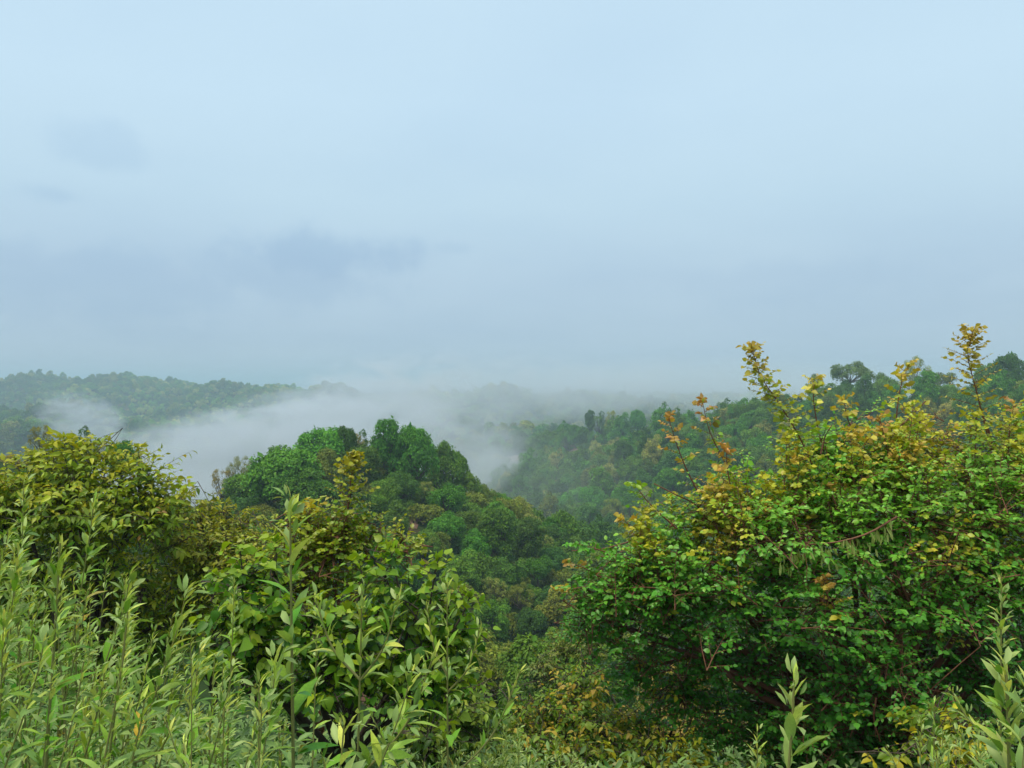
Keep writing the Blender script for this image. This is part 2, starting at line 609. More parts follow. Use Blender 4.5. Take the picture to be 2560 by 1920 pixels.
def trunk_mesh(name, seed, C, center, r=0.07, twigs=0):
    rng = np.random.default_rng(seed)
    fork = np.array([rng.normal(0, .04), rng.normal(0, .04), center * 0.45])
    n = 6
    paths = [polyline([(0, 0, -0.9), (0, 0, 0.0), fork], n)]
    rad = [np.linspace(r * 1.5, r, n)]
    for c in C:
        e = c + np.array([0, 0, center])
        m = (fork + e) / 2 + rng.normal(0, .08, 3) - np.array([0, 0, .05])
        paths.append(polyline([fork - np.array([0, 0, .05]), m, e], n))
        rad.append(np.linspace(r * 0.55, r * 0.1, n))
        for _ in range(twigs):
            s = m + (e - m) * rng.uniform(.2, .9)
            q = s + unit(rng.normal(size=3) + UP * .5) * rng.uniform(.2, .42)
            paths.append(polyline([s, (s + q) / 2 + rng.normal(0, .03, 3), q], n))
            rad.append(np.linspace(r * 0.2, r * 0.05, n))
    V, T = tubes(np.array(paths), np.array(rad), 5)
    return make_mesh(name, V, T, None, M_BARK)


PROTO = {}


def proto(kind, seed, nleaf=5200, leaf=0.075, lobes=26, twigs=0, r=0.07, far=True, **kw):
    center = kw.get('center', 1.3)
    cm, C = crown_mesh('crown_' + kind, seed, nleaf, leaf, lobes, **kw)
    tm = trunk_mesh('trunk_' + kind, seed, C, center, r, twigs)
    PROTO.setdefault(kind, []).append((cm, tm, center))


for s in (11, 12, 13):
    proto('dome', s, 7800, 0.076, 34, shape=(1, 1, 0.85), under=-0.6, center=1.1)
for s in (21, 22, 23, 24):
    proto('round', s, 6600, 0.078, 26, center=1.25, under=-0.7)
for s in (31, 32, 33):
    proto('tall', s, 7200, 0.074, 34, shape=(0.86, 0.86, 1.2), center=1.5, under=-0.95, lobe_r=(0.18, 0.46))
for s in (41, 42):
    proto('feather', s, 4600, 0.046, 24, shape=(1, 1, 0.9), lobe_r=(0.18, 0.34), spread=0.75, center=1.35, sparse=0.15, twigs=3, r=0.05, clump=(.06, .11), per=18)
for s in (51,):
    proto('umbrella', s, 5200, 0.07, 20, shape=(1.35, 1.35, 0.62), under=-0.15, lobe_r=(0.26, 0.42), spread=0.72, center=0.72, twigs=2, r=0.06)
for s in (61,):
    proto('spindly', s, 1400, 0.09, 12, shape=(0.5, 0.5, 1.2), lobe_r=(0.16, 0.26), spread=0.8, center=1.5, sparse=0.2, twigs=3, r=0.04)
for s in (71, 72):
    proto('bush', s, 6000, 0.074, 24, shape=(1, 1, 0.75), under=-0.3, center=0.55, r=0.04)

GREENS = {
    'emerald': (0.090, 0.255, 0.020), 'green': (0.115, 0.235, 0.020), 'deep': (0.066, 0.155, 0.018), 'olive': (0.175, 0.225, 0.026),
    'pale': (0.280, 0.310, 0.065), 'straw': (0.32, 0.275, 0.060), 'teal': (0.075, 0.195, 0.034), 'yellow': (0.22, 0.26, 0.02)}


def add_tree(kind, variant, pos, s, colour, label, group=None, rz=0.0, name='tree', jitter=0.0, rng=None, cat='tree', stretch=1.0):
    cm, tm, c = PROTO[kind][variant % len(PROTO[kind])]
    root = empty(name, pos)
    root.rotation_euler = (0, 0, rz)
    root.scale = (s, s, s * stretch)
    tag(root, label, cat, group)
    link('trunk', tm, root)
    cr = link('crown', cm, root)
    tag(cr, kind='stuff')
    k = np.array(GREENS[colour] if isinstance(colour, str) else colour)
    if rng is not None:
        k = k * rng.normal(1, 0.10) * rng.normal(1, 0.05, 3)
    cr.color = (float(k[0]), float(k[1]), float(k[2]), 1)
    return root


RNG = np.random.default_rng(2024)
PLACED = []           # (x, y, radius) of every tree set down so far


def tree_at(px, py, r, kind, variant, colour, label, d0=35, d1=160, D=None, **kw):
    """A tree whose crown is centred on photograph pixel (px, py) with radius r pixels, standing on the ground where that ray allows it."""
    center = PROTO[kind][0][2]
    if D is None:
        Ds = np.geomspace(d0, d1, 400)
        X, Z = (px - CX) / F_PX * Ds, CAMZ + (CY - py) / F_PX * Ds
        f = Z - (H(X, Ds) + center * r * Ds / F_PX)
        k = np.where((f[:-1] > 0) & (f[1:] <= 0))[0]
        D = Ds[k[0]] if len(k) else Ds[np.argmin(np.abs(f))]
    s = r * D / F_PX
    p = at(px, py, D)
    g = Hp(p[0], p[1])
    base = p[2] - center * s
    stretch = 1.0
    if base > g + 0.3 * s and kind != 'umbrella':                     # stretch the tree down to the ground rather than let it float
        stretch = min(1.6, (p[2] - g) / (center * s))
        base = p[2] - center * s * stretch
    PLACED.append((p[0], p[1], s))
    return add_tree(kind, variant, (p[0], p[1], base), s, colour, label, rz=float(RNG.uniform(0, 6.28)), rng=RNG, stretch=stretch, **kw)


KN = 'trees on the wooded knoll in the middle'
KEY = [
    (705, 1190, 92, 'dome', 0, 'emerald', 'large bright green dome-crowned tree at the left end of the knoll crest'),
    (800, 1132, 72, 'dome', 1, 'emerald', 'bright green domed tree on the knoll crest, just above the largest dome'),
    (762, 1235, 70, 'dome', 2, 'green', 'green tree in front of the largest dome, behind the yellow shoot'),
    (895, 1158, 58, 'dome', 0, 'green', 'broad green tree filling the dip of the knoll crest'),
    (862, 1112, 34, 'round', 0, 'deep', 'small dark green tree between the crest dome and the straw-coloured crown'),
    (888, 1118, 26, 'feather', 0, 'straw', 'small straw-coloured crown on the knoll crest'),
    (905, 1112, 22, 'spindly', 0, 'deep', 'thin dark spindly tree standing up from the knoll crest'),
    (925, 1130, 24, 'feather', 1, 'pale', 'thin pale tree in the dip of the knoll crest'),
    (972, 1120, 52, 'tall', 0, 'emerald', 'peaked bright green tree, highest point of the knoll right of the dip'),
    (945, 1160, 48, 'round', 1, 'olive', 'olive tree below the peaked tree on the knoll crest'),
    (1035, 1142, 56, 'dome', 1, 'emerald', 'broad bright green tree on the knoll right of the peaked tree'),
    (1112, 1180, 54, 'dome', 2, 'green', 'rounded dark-sided tree at the right shoulder of the knoll crest'),
    (600, 1192, 38, 'feather', 0, 'pale', 'thin pale yellow-green tree with bare limbs, left of the largest dome'),
    (556, 1212, 30, 'feather', 1, 'straw', 'low straw-coloured tree at the far left foot of the knoll'),
    (655, 1300, 50, 'bush', 0, 'olive', 'brownish olive bush under the largest dome'),
    (962, 1245, 46, 'tall', 1, 'green', 'upright green tree right of the tall yellow shoot'),
    (1005, 1215, 44, 'round', 2, 'deep', 'dark green tree in the middle of the knoll under the crest'),
    (1062, 1228, 30, 'feather', 1, 'pale', 'pale cream-green crown high on the knoll slope'),
    (1118, 1248, 46, 'round', 3, 'emerald', 'mid-sized bright green crown right of the pale cream-green one'),
    (1172, 1228, 40, 'round', 0, 'green', 'green crown on the knoll edge below the right shoulder'),
    (1212, 1258, 34, 'round', 1, 'olive', 'olive crown on the right edge of the knoll'),
    (1252, 1272, 32, 'dome', 0, 'green', 'small domed crown on the right edge of the knoll'),
    (990, 1300, 42, 'tall', 2, 'green', 'green tree left of the bare red earth patch'),
    (1118, 1322, 46, 'dome', 2, 'emerald', 'bright emerald domed tree right of the bare red earth patch'),
    (1092, 1362, 36, 'round', 2, 'olive', 'brownish olive tree just under the emerald dome'),
    (1062, 1362, 40, 'dome', 1, 'green', 'low green dome just below the bare red earth patch'),
    (1180, 1308, 44, 'round', 3, 'green', 'green tree between the emerald dome and the tall layered tree'),
    (1245, 1335, 62, 'tall', 0, 'green', 'big layered green tree low on the right of the knoll'),
    (1322, 1345, 50, 'tall', 1, 'deep', 'dark green tree on the lower right edge of the knoll'),
    (1385, 1400, 38, 'round', 0, 'teal', 'blue-green tree at the bottom right tip of the knoll'),
    (1190, 1368, 42, 'round', 1, 'emerald', 'bright round tree left of the big layered tree'),
    (1160, 1440, 56, 'tall', 2, 'green', 'tall green tree in the lower middle of the knoll'),
    (1260, 1440, 50, 'round', 2, 'deep', 'dark green tree under the big layered tree'),
    (1345, 1420, 36, 'round', 3, 'emerald', 'small bright green crown near the gully right of the knoll'),
    (1362, 1358, 26, 'feather', 0, 'pale', 'small pale crown at the gully edge of the knoll'),
    (1040, 1425, 34, 'feather', 1, 'straw', 'straw-coloured flowering tree low on the knoll behind the heart-leaved bush'),
    (1235, 1478, 40, 'feather', 0, 'pale', 'pale brownish crown in the gully, upper of the pale pair'),
    (1300, 1492, 40, 'feather', 1, 'olive', 'olive feathery crown in the gully beside the pale one'),
    (1230, 1560, 56, 'tall', 1, 'green', 'tall green tree in the gully below the pale crowns'),
    (1325, 1560, 46, 'round', 0, 'deep', 'dark round tree in the gully below the olive crown'),
    (1395, 1500, 44, 'round', 1, 'teal', 'blue-green tree in the gully next to the right-hand bush'),
    (1290, 1650, 46, 'round', 2, 'olive', 'olive tree at the bottom of the gully'),
    (1215, 1660, 40, 'round', 3, 'deep', 'dark tree at the bottom of the gully by the weeds'),
    (1385, 1630, 50, 'tall', 2, 'green', 'green tree at the bottom of the gully beside the right-hand bush'),
]
for (px, py, r, kind, v, colour, label) in KEY:
    tree_at(px, py, r, kind, v, colour, label, group=KN)

LS = 'trees on the shoulder behind the yellow-green tree'
for (px, py, r, kind, v, colour, label, D) in [
    (305, 1150, 38, 'dome', 0, 'emerald', 'round dark green crown rising behind the yellow-green tree', 72),
    (255, 1140, 24, 'feather', 0, 'olive', 'small thin olive tree left of the round dark crown', 74),
    (208, 1118, 30, 'spindly', 0, 'deep', 'dark spindly tree top behind the yellow-green tree', 76),
    (102, 1100, 28, 'feather', 1, 'straw', 'brownish thin tree at the left behind the yellow-green tree', 70),
    (128, 1135, 26, 'feather', 0, 'olive', 'low olive tree behind the yellow-green tree', 72),
    (20, 1165, 36, 'feather', 1, 'straw', 'straw-coloured tree at the left edge of the picture', 66),
    (20, 1225, 44, 'round', 2, 'teal', 'blue-green tree at the left edge below the straw-coloured one', 62),
    (170, 1160, 40, 'round', 1, 'deep', 'dark tree mass behind the middle of the yellow-green tree', 72),
    (420, 1300, 52, 'bush', 1, 'olive', 'olive bush behind the right side of the yellow-green tree', 40),
    (520, 1330, 48, 'round', 1, 'olive', 'olive tree between the yellow-green tree and the knoll', 42),
]:
    tree_at(px, py, r, kind, v, colour, label, D=D, group=LS)


# ------------------------------------------------------------------ the rest of the near forest: knoll fill, gully, right ridge
def scatter(cond, step, xr, yr, seed):
    rng = np.random.default_rng(seed)
    gx, gy = np.meshgrid(np.arange(*xr, step), np.arange(*yr, step))
    x = gx.ravel() + rng.uniform(-.48, .48, gx.size) * step
    y = gy.ravel() + rng.uniform(-.48, .48, gx.size) * step
    px = CX + F_PX * x / np.maximum(y, 1)
    k = (px > -150) & (px < 2710) & cond(x, y)
    return x[k], y[k]


def ridge_dist(x, y):
    d = np.full(np.shape(x), 1e9)
    for a, b in zip(RIDGE[:-1], RIDGE[1:]):
        ab = b[:2] - a[:2]
        t = np.clip(((x - a[0]) * ab[0] + (y - a[1]) * ab[1]) / (ab @ ab), 0, 1)
        d = np.minimum(d, np.hypot(x - a[0] - t * ab[0], y - a[1] - t * ab[1]))
    return d


def wooded(x, y):
    px = CX + F_PX * x / np.maximum(y, 1)
    kr = np.hypot(x + 22, 0.8 * (y - 100))
    knoll = (kr < 42) & (y > 62) & (px > 600)
    gully = (px > 1130) & (px < 2000) & (y > 36) & (y <= 135)
    slope = (y > 130) & (ridge_dist(x, y) < 170) & (px > 1130)
    return knoll | gully | slope


xs, ys = scatter(wooded, 4.1, (-90, 330), (34, 480), 5)
rng = np.random.default_rng(99)
rad = np.clip(rng.lognormal(math.log(2.25), 0.33, len(xs)), 1.1, 3.6) * np.clip(0.75 + ys / 500, 0.7, 1.25)
rad = np.where(ys < 175, np.minimum(rad * 1.15, 2.7), np.where(ys < 270, np.minimum(rad, 3.6), rad))
key_xy = np.array(PLACED)
ok = np.ones(len(xs), bool)
for kx, ky, kr in key_xy:
    ok &= np.hypot(xs - kx, ys - ky) > 0.80 * (kr + rad)
# keep the bare red-earth patches open
BARE = []
for px, py in ((1036, 1297), (1290, 1140), (1430, 1130), (930, 1380)):
    D = hit(px, py, 0.0, 50, 600)
    if D:
        BARE.append(at(px, py, D))
for b in BARE:
    ok &= ~((np.abs(xs - b[0]) < 0.035 * b[1]) & (ys < b[1] + 1) & (ys > b[1] * 0.82) & (np.abs(xs / ys - b[0] / b[1]) < 0.014))
xs, ys, rad = xs[ok], ys[ok], rad[ok]
zs = H(xs, ys)

# how much of each crown the viewer can see (painter's pass on a coarse picture)
W2, H2 = 640, 480
SC = 4.0
owner = np.full((H2, W2), -1, int)
order = np.argsort(ys)
total = np.zeros(len(xs))
gy_, gx_ = np.mgrid[0:H2, 0:W2]
occ = np.zeros((H2, W2), bool)


def disc(cx, cy, r):
    x0, x1 = max(0, int(cx - r)), min(W2, int(cx + r) + 2)
    y0, y1 = max(0, int(cy - r)), min(H2, int(cy + r) + 2)
    if x0 >= x1 or y0 >= y1:
        return None
    yy, xx = np.mgrid[y0:y1, x0:x1]
    return (slice(y0, y1), slice(x0, x1)), (xx - cx) ** 2 + (yy - cy) ** 2 <= r * r


draw = [(ys[i], 1, i, xs[i], zs[i] + 1.3 * rad[i], rad[i]) for i in range(len(xs))] + [(k[1], 0, -1, k[0], None, k[2]) for k in PLACED]
for y_, typ, i, x_, zc, r_ in sorted(draw, key=lambda q: q[0]):
    if typ == 0:
        zc = Hp(x_, y_) + 1.2 * r_
    d = disc((CX + F_PX * x_ / y_) / SC, (CY - F_PX * (zc - CAMZ) / y_) / SC, F_PX * r_ / y_ / SC)
    if d is None:
        continue
    sl, m = d
    if typ == 1:
        total[i] = (m & ~occ[sl]).sum()
    occ[sl] |= m
    # the ground and trunk under a crown hide what lies behind, too
vis = total > 1
# hidden for good behind the big right-hand bush in the foreground?
pxs, pys = CX + F_PX * xs / ys, CY - F_PX * (zs + 1.3 * rad - CAMZ) / ys
behind_bush = (pxs > 1700) & (pys > 1210) | (pxs > 1480) & (pys > 1450) | (pxs < 380) & (pys > 1330)
vis &= ~behind_bush
N_SINGLE = 300 - len(KEY) - 10
rank = np.argsort(-np.where(vis, total, -1))
single = np.zeros(len(xs), bool)
single[rank[:N_SINGLE]] = True
single &= vis
kinds = ['round', 'dome', 'tall', 'round', 'bush', 'feather']
probs = [0.34, 0.22, 0.22, 0.06, 0.08, 0.08]
cols = ['green', 'emerald', 'deep', 'olive', 'teal', 'pale']
cprob = [0.34, 0.20, 0.18, 0.14, 0.08, 0.06]
# distinctive trees on the ridge skyline, set by hand
SKYL = [(2125, 938, 42, 'umbrella', 0, (0.15, 0.24, 0.06), 'flat-topped umbrella tree standing clear on the ridge skyline', 240),
        (2035, 975, 22, 'spindly', 0, 'deep', 'small dark upright tree left of the umbrella tree on the ridge', 245),
        (2290, 945, 40, 'feather', 0, 'pale', 'pale feathery tree on the ridge skyline right of the umbrella tree', 232),
        (2340, 955, 36, 'umbrella', 0, 'olive', 'olive flat crown on the ridge skyline left of the tall orange shoot', 230),
        (2520, 940, 40, 'dome', 1, 'deep', 'dark domed tree on the ridge at the right edge of the picture', 205),
        (2470, 955, 34, 'round', 0, 'green', 'green round tree on the ridge right of the tall orange shoot', 210),
        (2210, 985, 40, 'dome', 2, 'green', 'broad green tree below the ridge crest right of the umbrella tree', 236),
        (2085, 990, 36, 'round', 2, 'green', 'green tree under the umbrella tree on the ridge', 238),
        (1505, 1050, 13, 'spindly', 0, 'deep', 'tiny dark upright tree on the far end of the ridge skyline', 375),
        (1475, 1052, 16, 'tall', 0, 'deep', 'pointed dark tree left of the tiny upright one on the ridge', 378),
        (1530, 1052, 20, 'feather', 1, 'pale', 'pale tree on the far ridge right of the tiny upright one', 372),
        (1595, 1052, 22, 'dome', 0, 'emerald', 'rounded green tree on the far ridge skyline', 356)]
for (px, py, r, kind, v, colour, label, D) in SKYL:
    tree_at(px, py, r, kind, v, colour, label, D=D, group='trees on the ridge skyline')

ORD = ['leftmost', 'second from left', 'third from left', 'fourth from left', 'fifth from left', 'sixth from left', 'seventh from left', 'eighth from left', 'ninth from left', 'tenth from left', 'eleventh from left', 'twelfth from left',
       'thirteenth from left', 'fourteenth from left', 'fifteenth from left', 'sixteenth from left', 'seventeenth from left', 'eighteenth from left', 'nineteenth from left', 'twentieth from left', 'twenty-first from left', 'twenty-second from left', 'twenty-third from left', 'twenty-fourth from left', 'twenty-fifth from left']


def single_out(items):
    """items [(object, px)]: gives look-alikes that share a label their order from the left."""
    by = {}
    for o, px in items:
        by.setdefault(o['label'], []).append((px, o))
    for lab, lst in by.items():
        if len(lst) > 1:
            for (px, o), w in zip(sorted(lst, key=lambda q: q[0]), ORD):
                o['label'] = w + ' ' + lab


CW = {'green': 'mid-green', 'emerald': 'bright green', 'deep': 'dark green', 'olive': 'olive', 'teal': 'blue-green', 'pale': 'pale'}
KW = {'round': 'round', 'dome': 'domed', 'tall': 'tall', 'bush': 'low', 'feather': 'feathery'}
singles_made = []
stuff_pts = []
for i in range(len(xs)):
    if not vis[i]:
        continue
    kind = rng.choice(kinds, p=probs)
    colour = rng.choice(cols, p=cprob)
    s = rad[i] / (1.0 if kind != 'tall' else 0.95)
    if single[i]:
        qx, qy = CX + F_PX * xs[i] / ys[i], CY - F_PX * (zs[i] + 1.3 * rad[i] - CAMZ) / ys[i]
        if ys[i] < 135:
            where = 'upper knoll' if qy < 1240 else ('knoll flank' if qy < 1400 else 'gully floor')
            grp = 'close-packed trees on the knoll and in the gully'
        else:
            where = ('far end' if qx < 1450 else ('middle' if qx < 1800 else 'near end')) + ' of the ridge, ' + ('by the crest' if qy < np.interp(qx, [1200, 1500, 2000, 2560], [1120, 1085, 1000, 960]) else ('mid slope' if qy < 1200 else 'slope foot'))
            grp = 'trees on the forested slope of the ridge'
        label = f'{CW[colour]} {KW[kind]} tree, {where}'
        tr = add_tree(kind, int(rng.integers(0, 4)), (xs[i], ys[i], zs[i] - 0.1 * s), s, colour, label, grp, rz=float(rng.uniform(0, 6.28)), rng=rng, stretch=float(rng.uniform(.8, 1.1 if ys[i] < 175 else 1.45)))
        singles_made.append((tr, qx))
    else:
        stuff_pts.append((xs[i], ys[i], zs[i], s, kind, colour))
single_out(singles_made)


# ------------------------------------------------------------------ forest masses (nobody could count them): instanced crowns
def forest_group(name, coll):
    ng = bpy.data.node_groups.new(name, 'GeometryNodeTree')
    ng.interface.new_socket('Geometry', in_out='INPUT', socket_type='NodeSocketGeometry')
    ng.interface.new_socket('Geometry', in_out='OUTPUT', socket_type='NodeSocketGeometry')
    N, L = ng.nodes.new, ng.links.new
    gi, go = N('NodeGroupInput'), N('NodeGroupOutput')
    ci = N('GeometryNodeCollectionInfo')
    ci.inputs['Collection'].default_value = coll
    ci.inputs['Separate Children'].default_value = True
    ci.inputs['Reset Children'].default_value = True
    ip = N('GeometryNodeInstanceOnPoints')
    ip.inputs['Pick Instance'].default_value = True

    def attr(nm, typ):
        a = N('GeometryNodeInputNamedAttribute')
        a.data_type = typ
        a.inputs['Name'].default_value = nm
        return a.outputs['Attribute']
    L(gi.outputs[0], ip.inputs['Points'])
    L(ci.outputs[0], ip.inputs['Instance'])
    L(attr('pick', 'INT'), ip.inputs['Instance Index'])
    L(attr('size', 'FLOAT_VECTOR'), ip.inputs['Scale'])
    cb = N('ShaderNodeCombineXYZ')
    L(attr('turn', 'FLOAT'), cb.inputs[2])
    er = N('FunctionNodeEulerToRotation')
    L(cb.outputs[0], er.inputs[0])
    L(er.outputs[0], ip.inputs['Rotation'])
    L(ip.outputs[0], go.inputs[0])
    return ng


def forest(name, label, pts, sizes, picks, tints, coll, cat='forest'):
    n = len(pts)
    me = bpy.data.meshes.new(name)
    me.vertices.add(n)
    me.vertices.foreach_set('co', np.asarray(pts, np.float32).ravel())
    me.update()
    r = np.random.default_rng(n)
    for nm, typ, key, val in (('pick', 'INT', 'value', np.asarray(picks, np.int32)), ('turn', 'FLOAT', 'value', r.uniform(0, 6.28, n).astype(np.float32)),
                              ('size', 'FLOAT_VECTOR', 'vector', np.asarray(sizes, np.float32).ravel()),
                              ('itint', 'FLOAT_COLOR', 'color', np.concatenate([tints, np.ones((n, 1))], 1).astype(np.float32).ravel())):
        a = me.attributes.new(nm, typ, 'POINT')
        a.data.foreach_set(key, val)
    o = link(name, me)
    md = o.modifiers.new('forest', 'NODES')
    md.node_group = forest_group(name, coll)
    tag(o, label, cat, kind='stuff')
    return o


def proto_collection(name, specs):
    c = bpy.data.collections.new(name)
    for i, (seed, kw) in enumerate(specs):
        me, C = crown_mesh(f'{name}_{i}', seed, mat=M_FOREST, **kw)
        c.objects.link(bpy.data.objects.new(f'{name}_crown_{i:02d}', me))
    return c


mid_coll = proto_collection('ridge_crowns', [
    (301, dict(n_leaf=2600, leaf=0.10, lobes=20, per=14)), (302, dict(n_leaf=2600, leaf=0.10, lobes=24, shape=(1, 1, 0.8), under=-0.5, center=1.1, per=14)),
    (303, dict(n_leaf=2600, leaf=0.10, lobes=24, shape=(0.86, 0.86, 1.2), center=1.5, under=-0.9, per=14)),
    (304, dict(n_leaf=2400, leaf=0.10, lobes=18, shape=(1, 1, 0.75), under=-0.3, center=0.55, per=14)),
    (305, dict(n_leaf=1300, leaf=0.085, lobes=18, lobe_r=(0.18, 0.34), spread=0.75, center=1.35, sparse=0.15, per=12))])
kidx = {'round': 0, 'dome': 1, 'tall': 2, 'bush': 3, 'feather': 4}
sp = stuff_pts
if sp:
    r2 = np.random.default_rng(4)
    tints = np.array([GREENS[p[5]] for p in sp]) * r2.normal(1, .1, (len(sp), 1))
    sizes = np.array([[p[3], p[3], p[3] * r2.uniform(.8, 1.45)] for p in sp])
    forest('ridge_forest', 'hazy mass of far tree crowns covering the long ridge', [(p[0], p[1], p[2] - .1) for p in sp], sizes, [kidx[p[4]] for p in sp], tints, mid_coll)

# undergrowth between the crowns on the knoll and ridge
ux, uy = scatter(lambda x, y: (y > 7) & (y < 430) & ((y < 130) | (ridge_dist(x, y) < 170)), 3.4, (-80, 300), (7, 430), 17)
r3 = np.random.default_rng(8)
keep = np.ones(len(ux), bool)
for b in BARE:
    keep &= ~((uy < b[1] + 1.5) & (uy > b[1] * 0.85) & (np.abs(ux / uy - b[0] / b[1]) < 0.010))
upx, upy = CX + F_PX * ux / uy, CY - F_PX * (H(ux, uy) - CAMZ) / uy
keep &= ~((upx < 420) & (upy < 1215))
ux, uy = ux[keep], uy[keep]
uz = H(ux, uy)
us = r3.uniform(0.9, 2.1, len(ux)) * np.clip(uy / 60, 0.42, 1.2)
ut = np.array([GREENS[c] for c in r3.choice(['green', 'deep', 'olive', 'teal'], len(ux), p=[.35, .4, .15, .1])]) * r3.normal(.9, .1, (len(ux), 1))
forest('undergrowth', 'dense green undergrowth between the tree crowns on the slopes', np.stack([ux, uy, uz - 0.15], 1), np.stack([us, us, us * r3.uniform(.8, 1.3, len(us))], 1),
       np.full(len(ux), 3), ut, mid_coll, cat='undergrowth')

# the far wooded hills
far_coll = proto_collection('far_crowns', [
    (401, dict(n_leaf=560, leaf=0.22, lobes=14, per=8, clump=(.12, .24))), (402, dict(n_leaf=560, leaf=0.22, lobes=14, shape=(1, 1, .75), under=-.4, center=1.1, per=8, clump=(.12, .24))),
    (403, dict(n_leaf=560, leaf=0.22, lobes=16, shape=(.8, .8, 1.2), center=1.5, per=8, clump=(.12, .24))), (404, dict(n_leaf=300, leaf=0.20, lobes=11, lobe_r=(.18, .34), spread=.75, sparse=.15, per=8))])
r4 = np.random.default_rng(12)
fx, fy = scatter(lambda x, y: (y > 470) & (np.hypot(x, y) < 1650) & ((x < 420) | (y > 520)), 6.8, (-1150, 700), (470, 1650), 31)
fz = H(fx, fy)
# drop the far sides of the hills: nothing of them can be seen
slope = (H(fx, fy + 6) - fz) / 6.0
fpx, fslope = CX + F_PX * fx / fy, (fz + 9 - CAMZ) / fy
bins = np.floor((fpx + 200) / 14).astype(int)
seen = np.zeros(len(fx), bool)
hor = np.full(300, -9.0)
for i in np.argsort(fy):
    b = bins[i]
    if 0 <= b < 300:
        if fslope[i] > hor[b] - 0.002:
            seen[i] = True
        hor[b] = max(hor[b], fslope[i] - 5.0 / fy[i])
fx, fy, fz = fx[seen], fy[seen], fz[seen]
fs = np.clip(r4.lognormal(math.log(2.9), 0.40, len(fx)), 1.4, 5.2)
ft = np.array([GREENS[c] for c in r4.choice(['green', 'deep', 'olive', 'teal', 'pale'], len(fx), p=[.3, .28, .2, .1, .12])]) * r4.normal(1, .12, (len(fx), 1))
ft *= (1 + 0.9 * fbm(fx / 60, fy / 60, 3))[:, None].clip(0.6, 1.5)
ft *= 1.15
forest('far_forest', 'unbroken blue-green forest on the misty far hills', np.stack([fx, fy, fz - .6], 1), np.stack([fs, fs, fs * r4.uniform(.8, 1.25, len(fs))], 1),
       r4.choice(4, len(fx), p=[.35, .3, .2, .15]), ft, far_coll)
print('forest counts', single.sum(), len(sp), len(ux), len(fx))

# bare red earth where the slope has slipped
def earth_patch(c, r, label, seed):
    rg = np.random.default_rng(seed)
    nr, na = 9, 26
    rr = np.linspace(0, 1, nr)[1:]
    th = np.linspace(0, 2 * np.pi, na, endpoint=False)
    wob = 1 + 0.28 * np.sin(th * 3 + seed) + 0.15 * rg.normal(size=na)
    x = c[0] + np.outer(rr, np.cos(th) * wob) * r
    y = c[1] + np.outer(rr, np.sin(th) * wob) * r * 1.6
    z = H(x, y) + 0.12 + 0.35 * fbm(x * 1.3, y * 1.3, 3)
    V = np.concatenate([[[c[0], c[1], Hp(c[0], c[1]) + .2]], np.stack([x, y, z], -1).reshape(-1, 3)])
    idx = 1 + np.arange((nr - 1) * na).reshape(nr - 1, na)
    a, b = idx[:-1], idx[1:]
    ar, br_ = np.roll(a, -1, 1), np.roll(b, -1, 1)
    T = np.concatenate([np.stack([a, b, br_], -1).reshape(-1, 3), np.stack([a, br_, ar], -1).reshape(-1, 3), np.stack([np.zeros(na, int), idx[0], np.roll(idx[0], -1)], -1)])
    o = link('bare_earth', make_mesh('bare_earth', V, T, None, M_EARTH))
    tag(o, label, 'earth', kind='structure')


M_EARTH = bark_material('red_earth', (0.07, 0.038, 0.024), (0.20, 0.11, 0.07), 0.9)
for i, b in enumerate(BARE):
    earth_patch(b, b[1] * 0.014, ['bare red earth patch in the middle of the knoll slope', 'bare red scar at the misty end of the long ridge',
                                  'bare brown scar on the long ridge right of the red one', 'bare brown earth low on the knoll behind the yellow shoot'][i], i)



# ------------------------------------------------------------------ foreground bushes and trees
def full_leaf_mesh(name, stations, mat, **kw):
    v, t = leaf_full(stations, **kw)
    return make_mesh(name, v, t, np.ones((len(v), 3)), mat)


LEAF = {}
for key, st, mat, kw in (('round', ROUND, M_WET, dict(fold=0.16, droop=0.16)), ('heart', HEART, M_BROAD, dict(fold=0.20, droop=0.30)),
                         ('ovate', OVATE, M_BROAD, dict(fold=0.25, droop=0.32)), ('lance', LANCE, M_WEED, dict(fold=0.30, droop=0.26))):
    LEAF[key] = [full_leaf_mesh('leaf_' + key, st, mat, **kw)]
    kw2 = dict(fold=kw['fold'] * 1.5, droop=kw['droop'] * 0.35, wave=0.012)
    LEAF[key].append(full_leaf_mesh('leaf_' + key, st, mat, **kw2))
    kw3 = dict(fold=kw['fold'] * 0.6, droop=kw['droop'] * 1.8)
    LEAF[key].append(full_leaf_mesh('leaf_' + key, st, mat, **kw3))
FANS = {'round': FAN_ROUND, 'heart': FAN_HEART, 'ovate': FAN_OVATE, 'lance': FAN_LANCE}


def leaf_objects(root, kind, P, Dv, Nv, L, Wd, C, rng, name='leaf'):
    """Every leaf given is an object of its own under root."""
    inv = np.array(root.location)
    x = unit(Dv)
    z = unit(Nv - (Nv * x).sum(1, keepdims=True) * x)
    y = np.cross(z, x)
    for i in range(len(P)):
        o = bpy.data.objects.new(name, LEAF[kind][int(rng.integers(0, 3))])
        COL.objects.link(o)
        o.parent = root
        l, w, p = L[i], L[i] * Wd[i], P[i] - inv
        o.matrix_local = Matrix(((x[i, 0] * l, y[i, 0] * w, z[i, 0] * l, p[0]), (x[i, 1] * l, y[i, 1] * w, z[i, 1] * l, p[1]),
                                 (x[i, 2] * l, y[i, 2] * w, z[i, 2] * l, p[2]), (0, 0, 0, 1)))
        o.color = (C[i, 0], C[i, 1], C[i, 2], 1)


def lerp3(stops, t):
    """Colour ramp: stops [(pos, rgb)], t array."""
    p = [q[0] for q in stops]
    return np.stack([np.interp(t, p, [q[1][k] for q in stops]) for k in range(3)], 1)


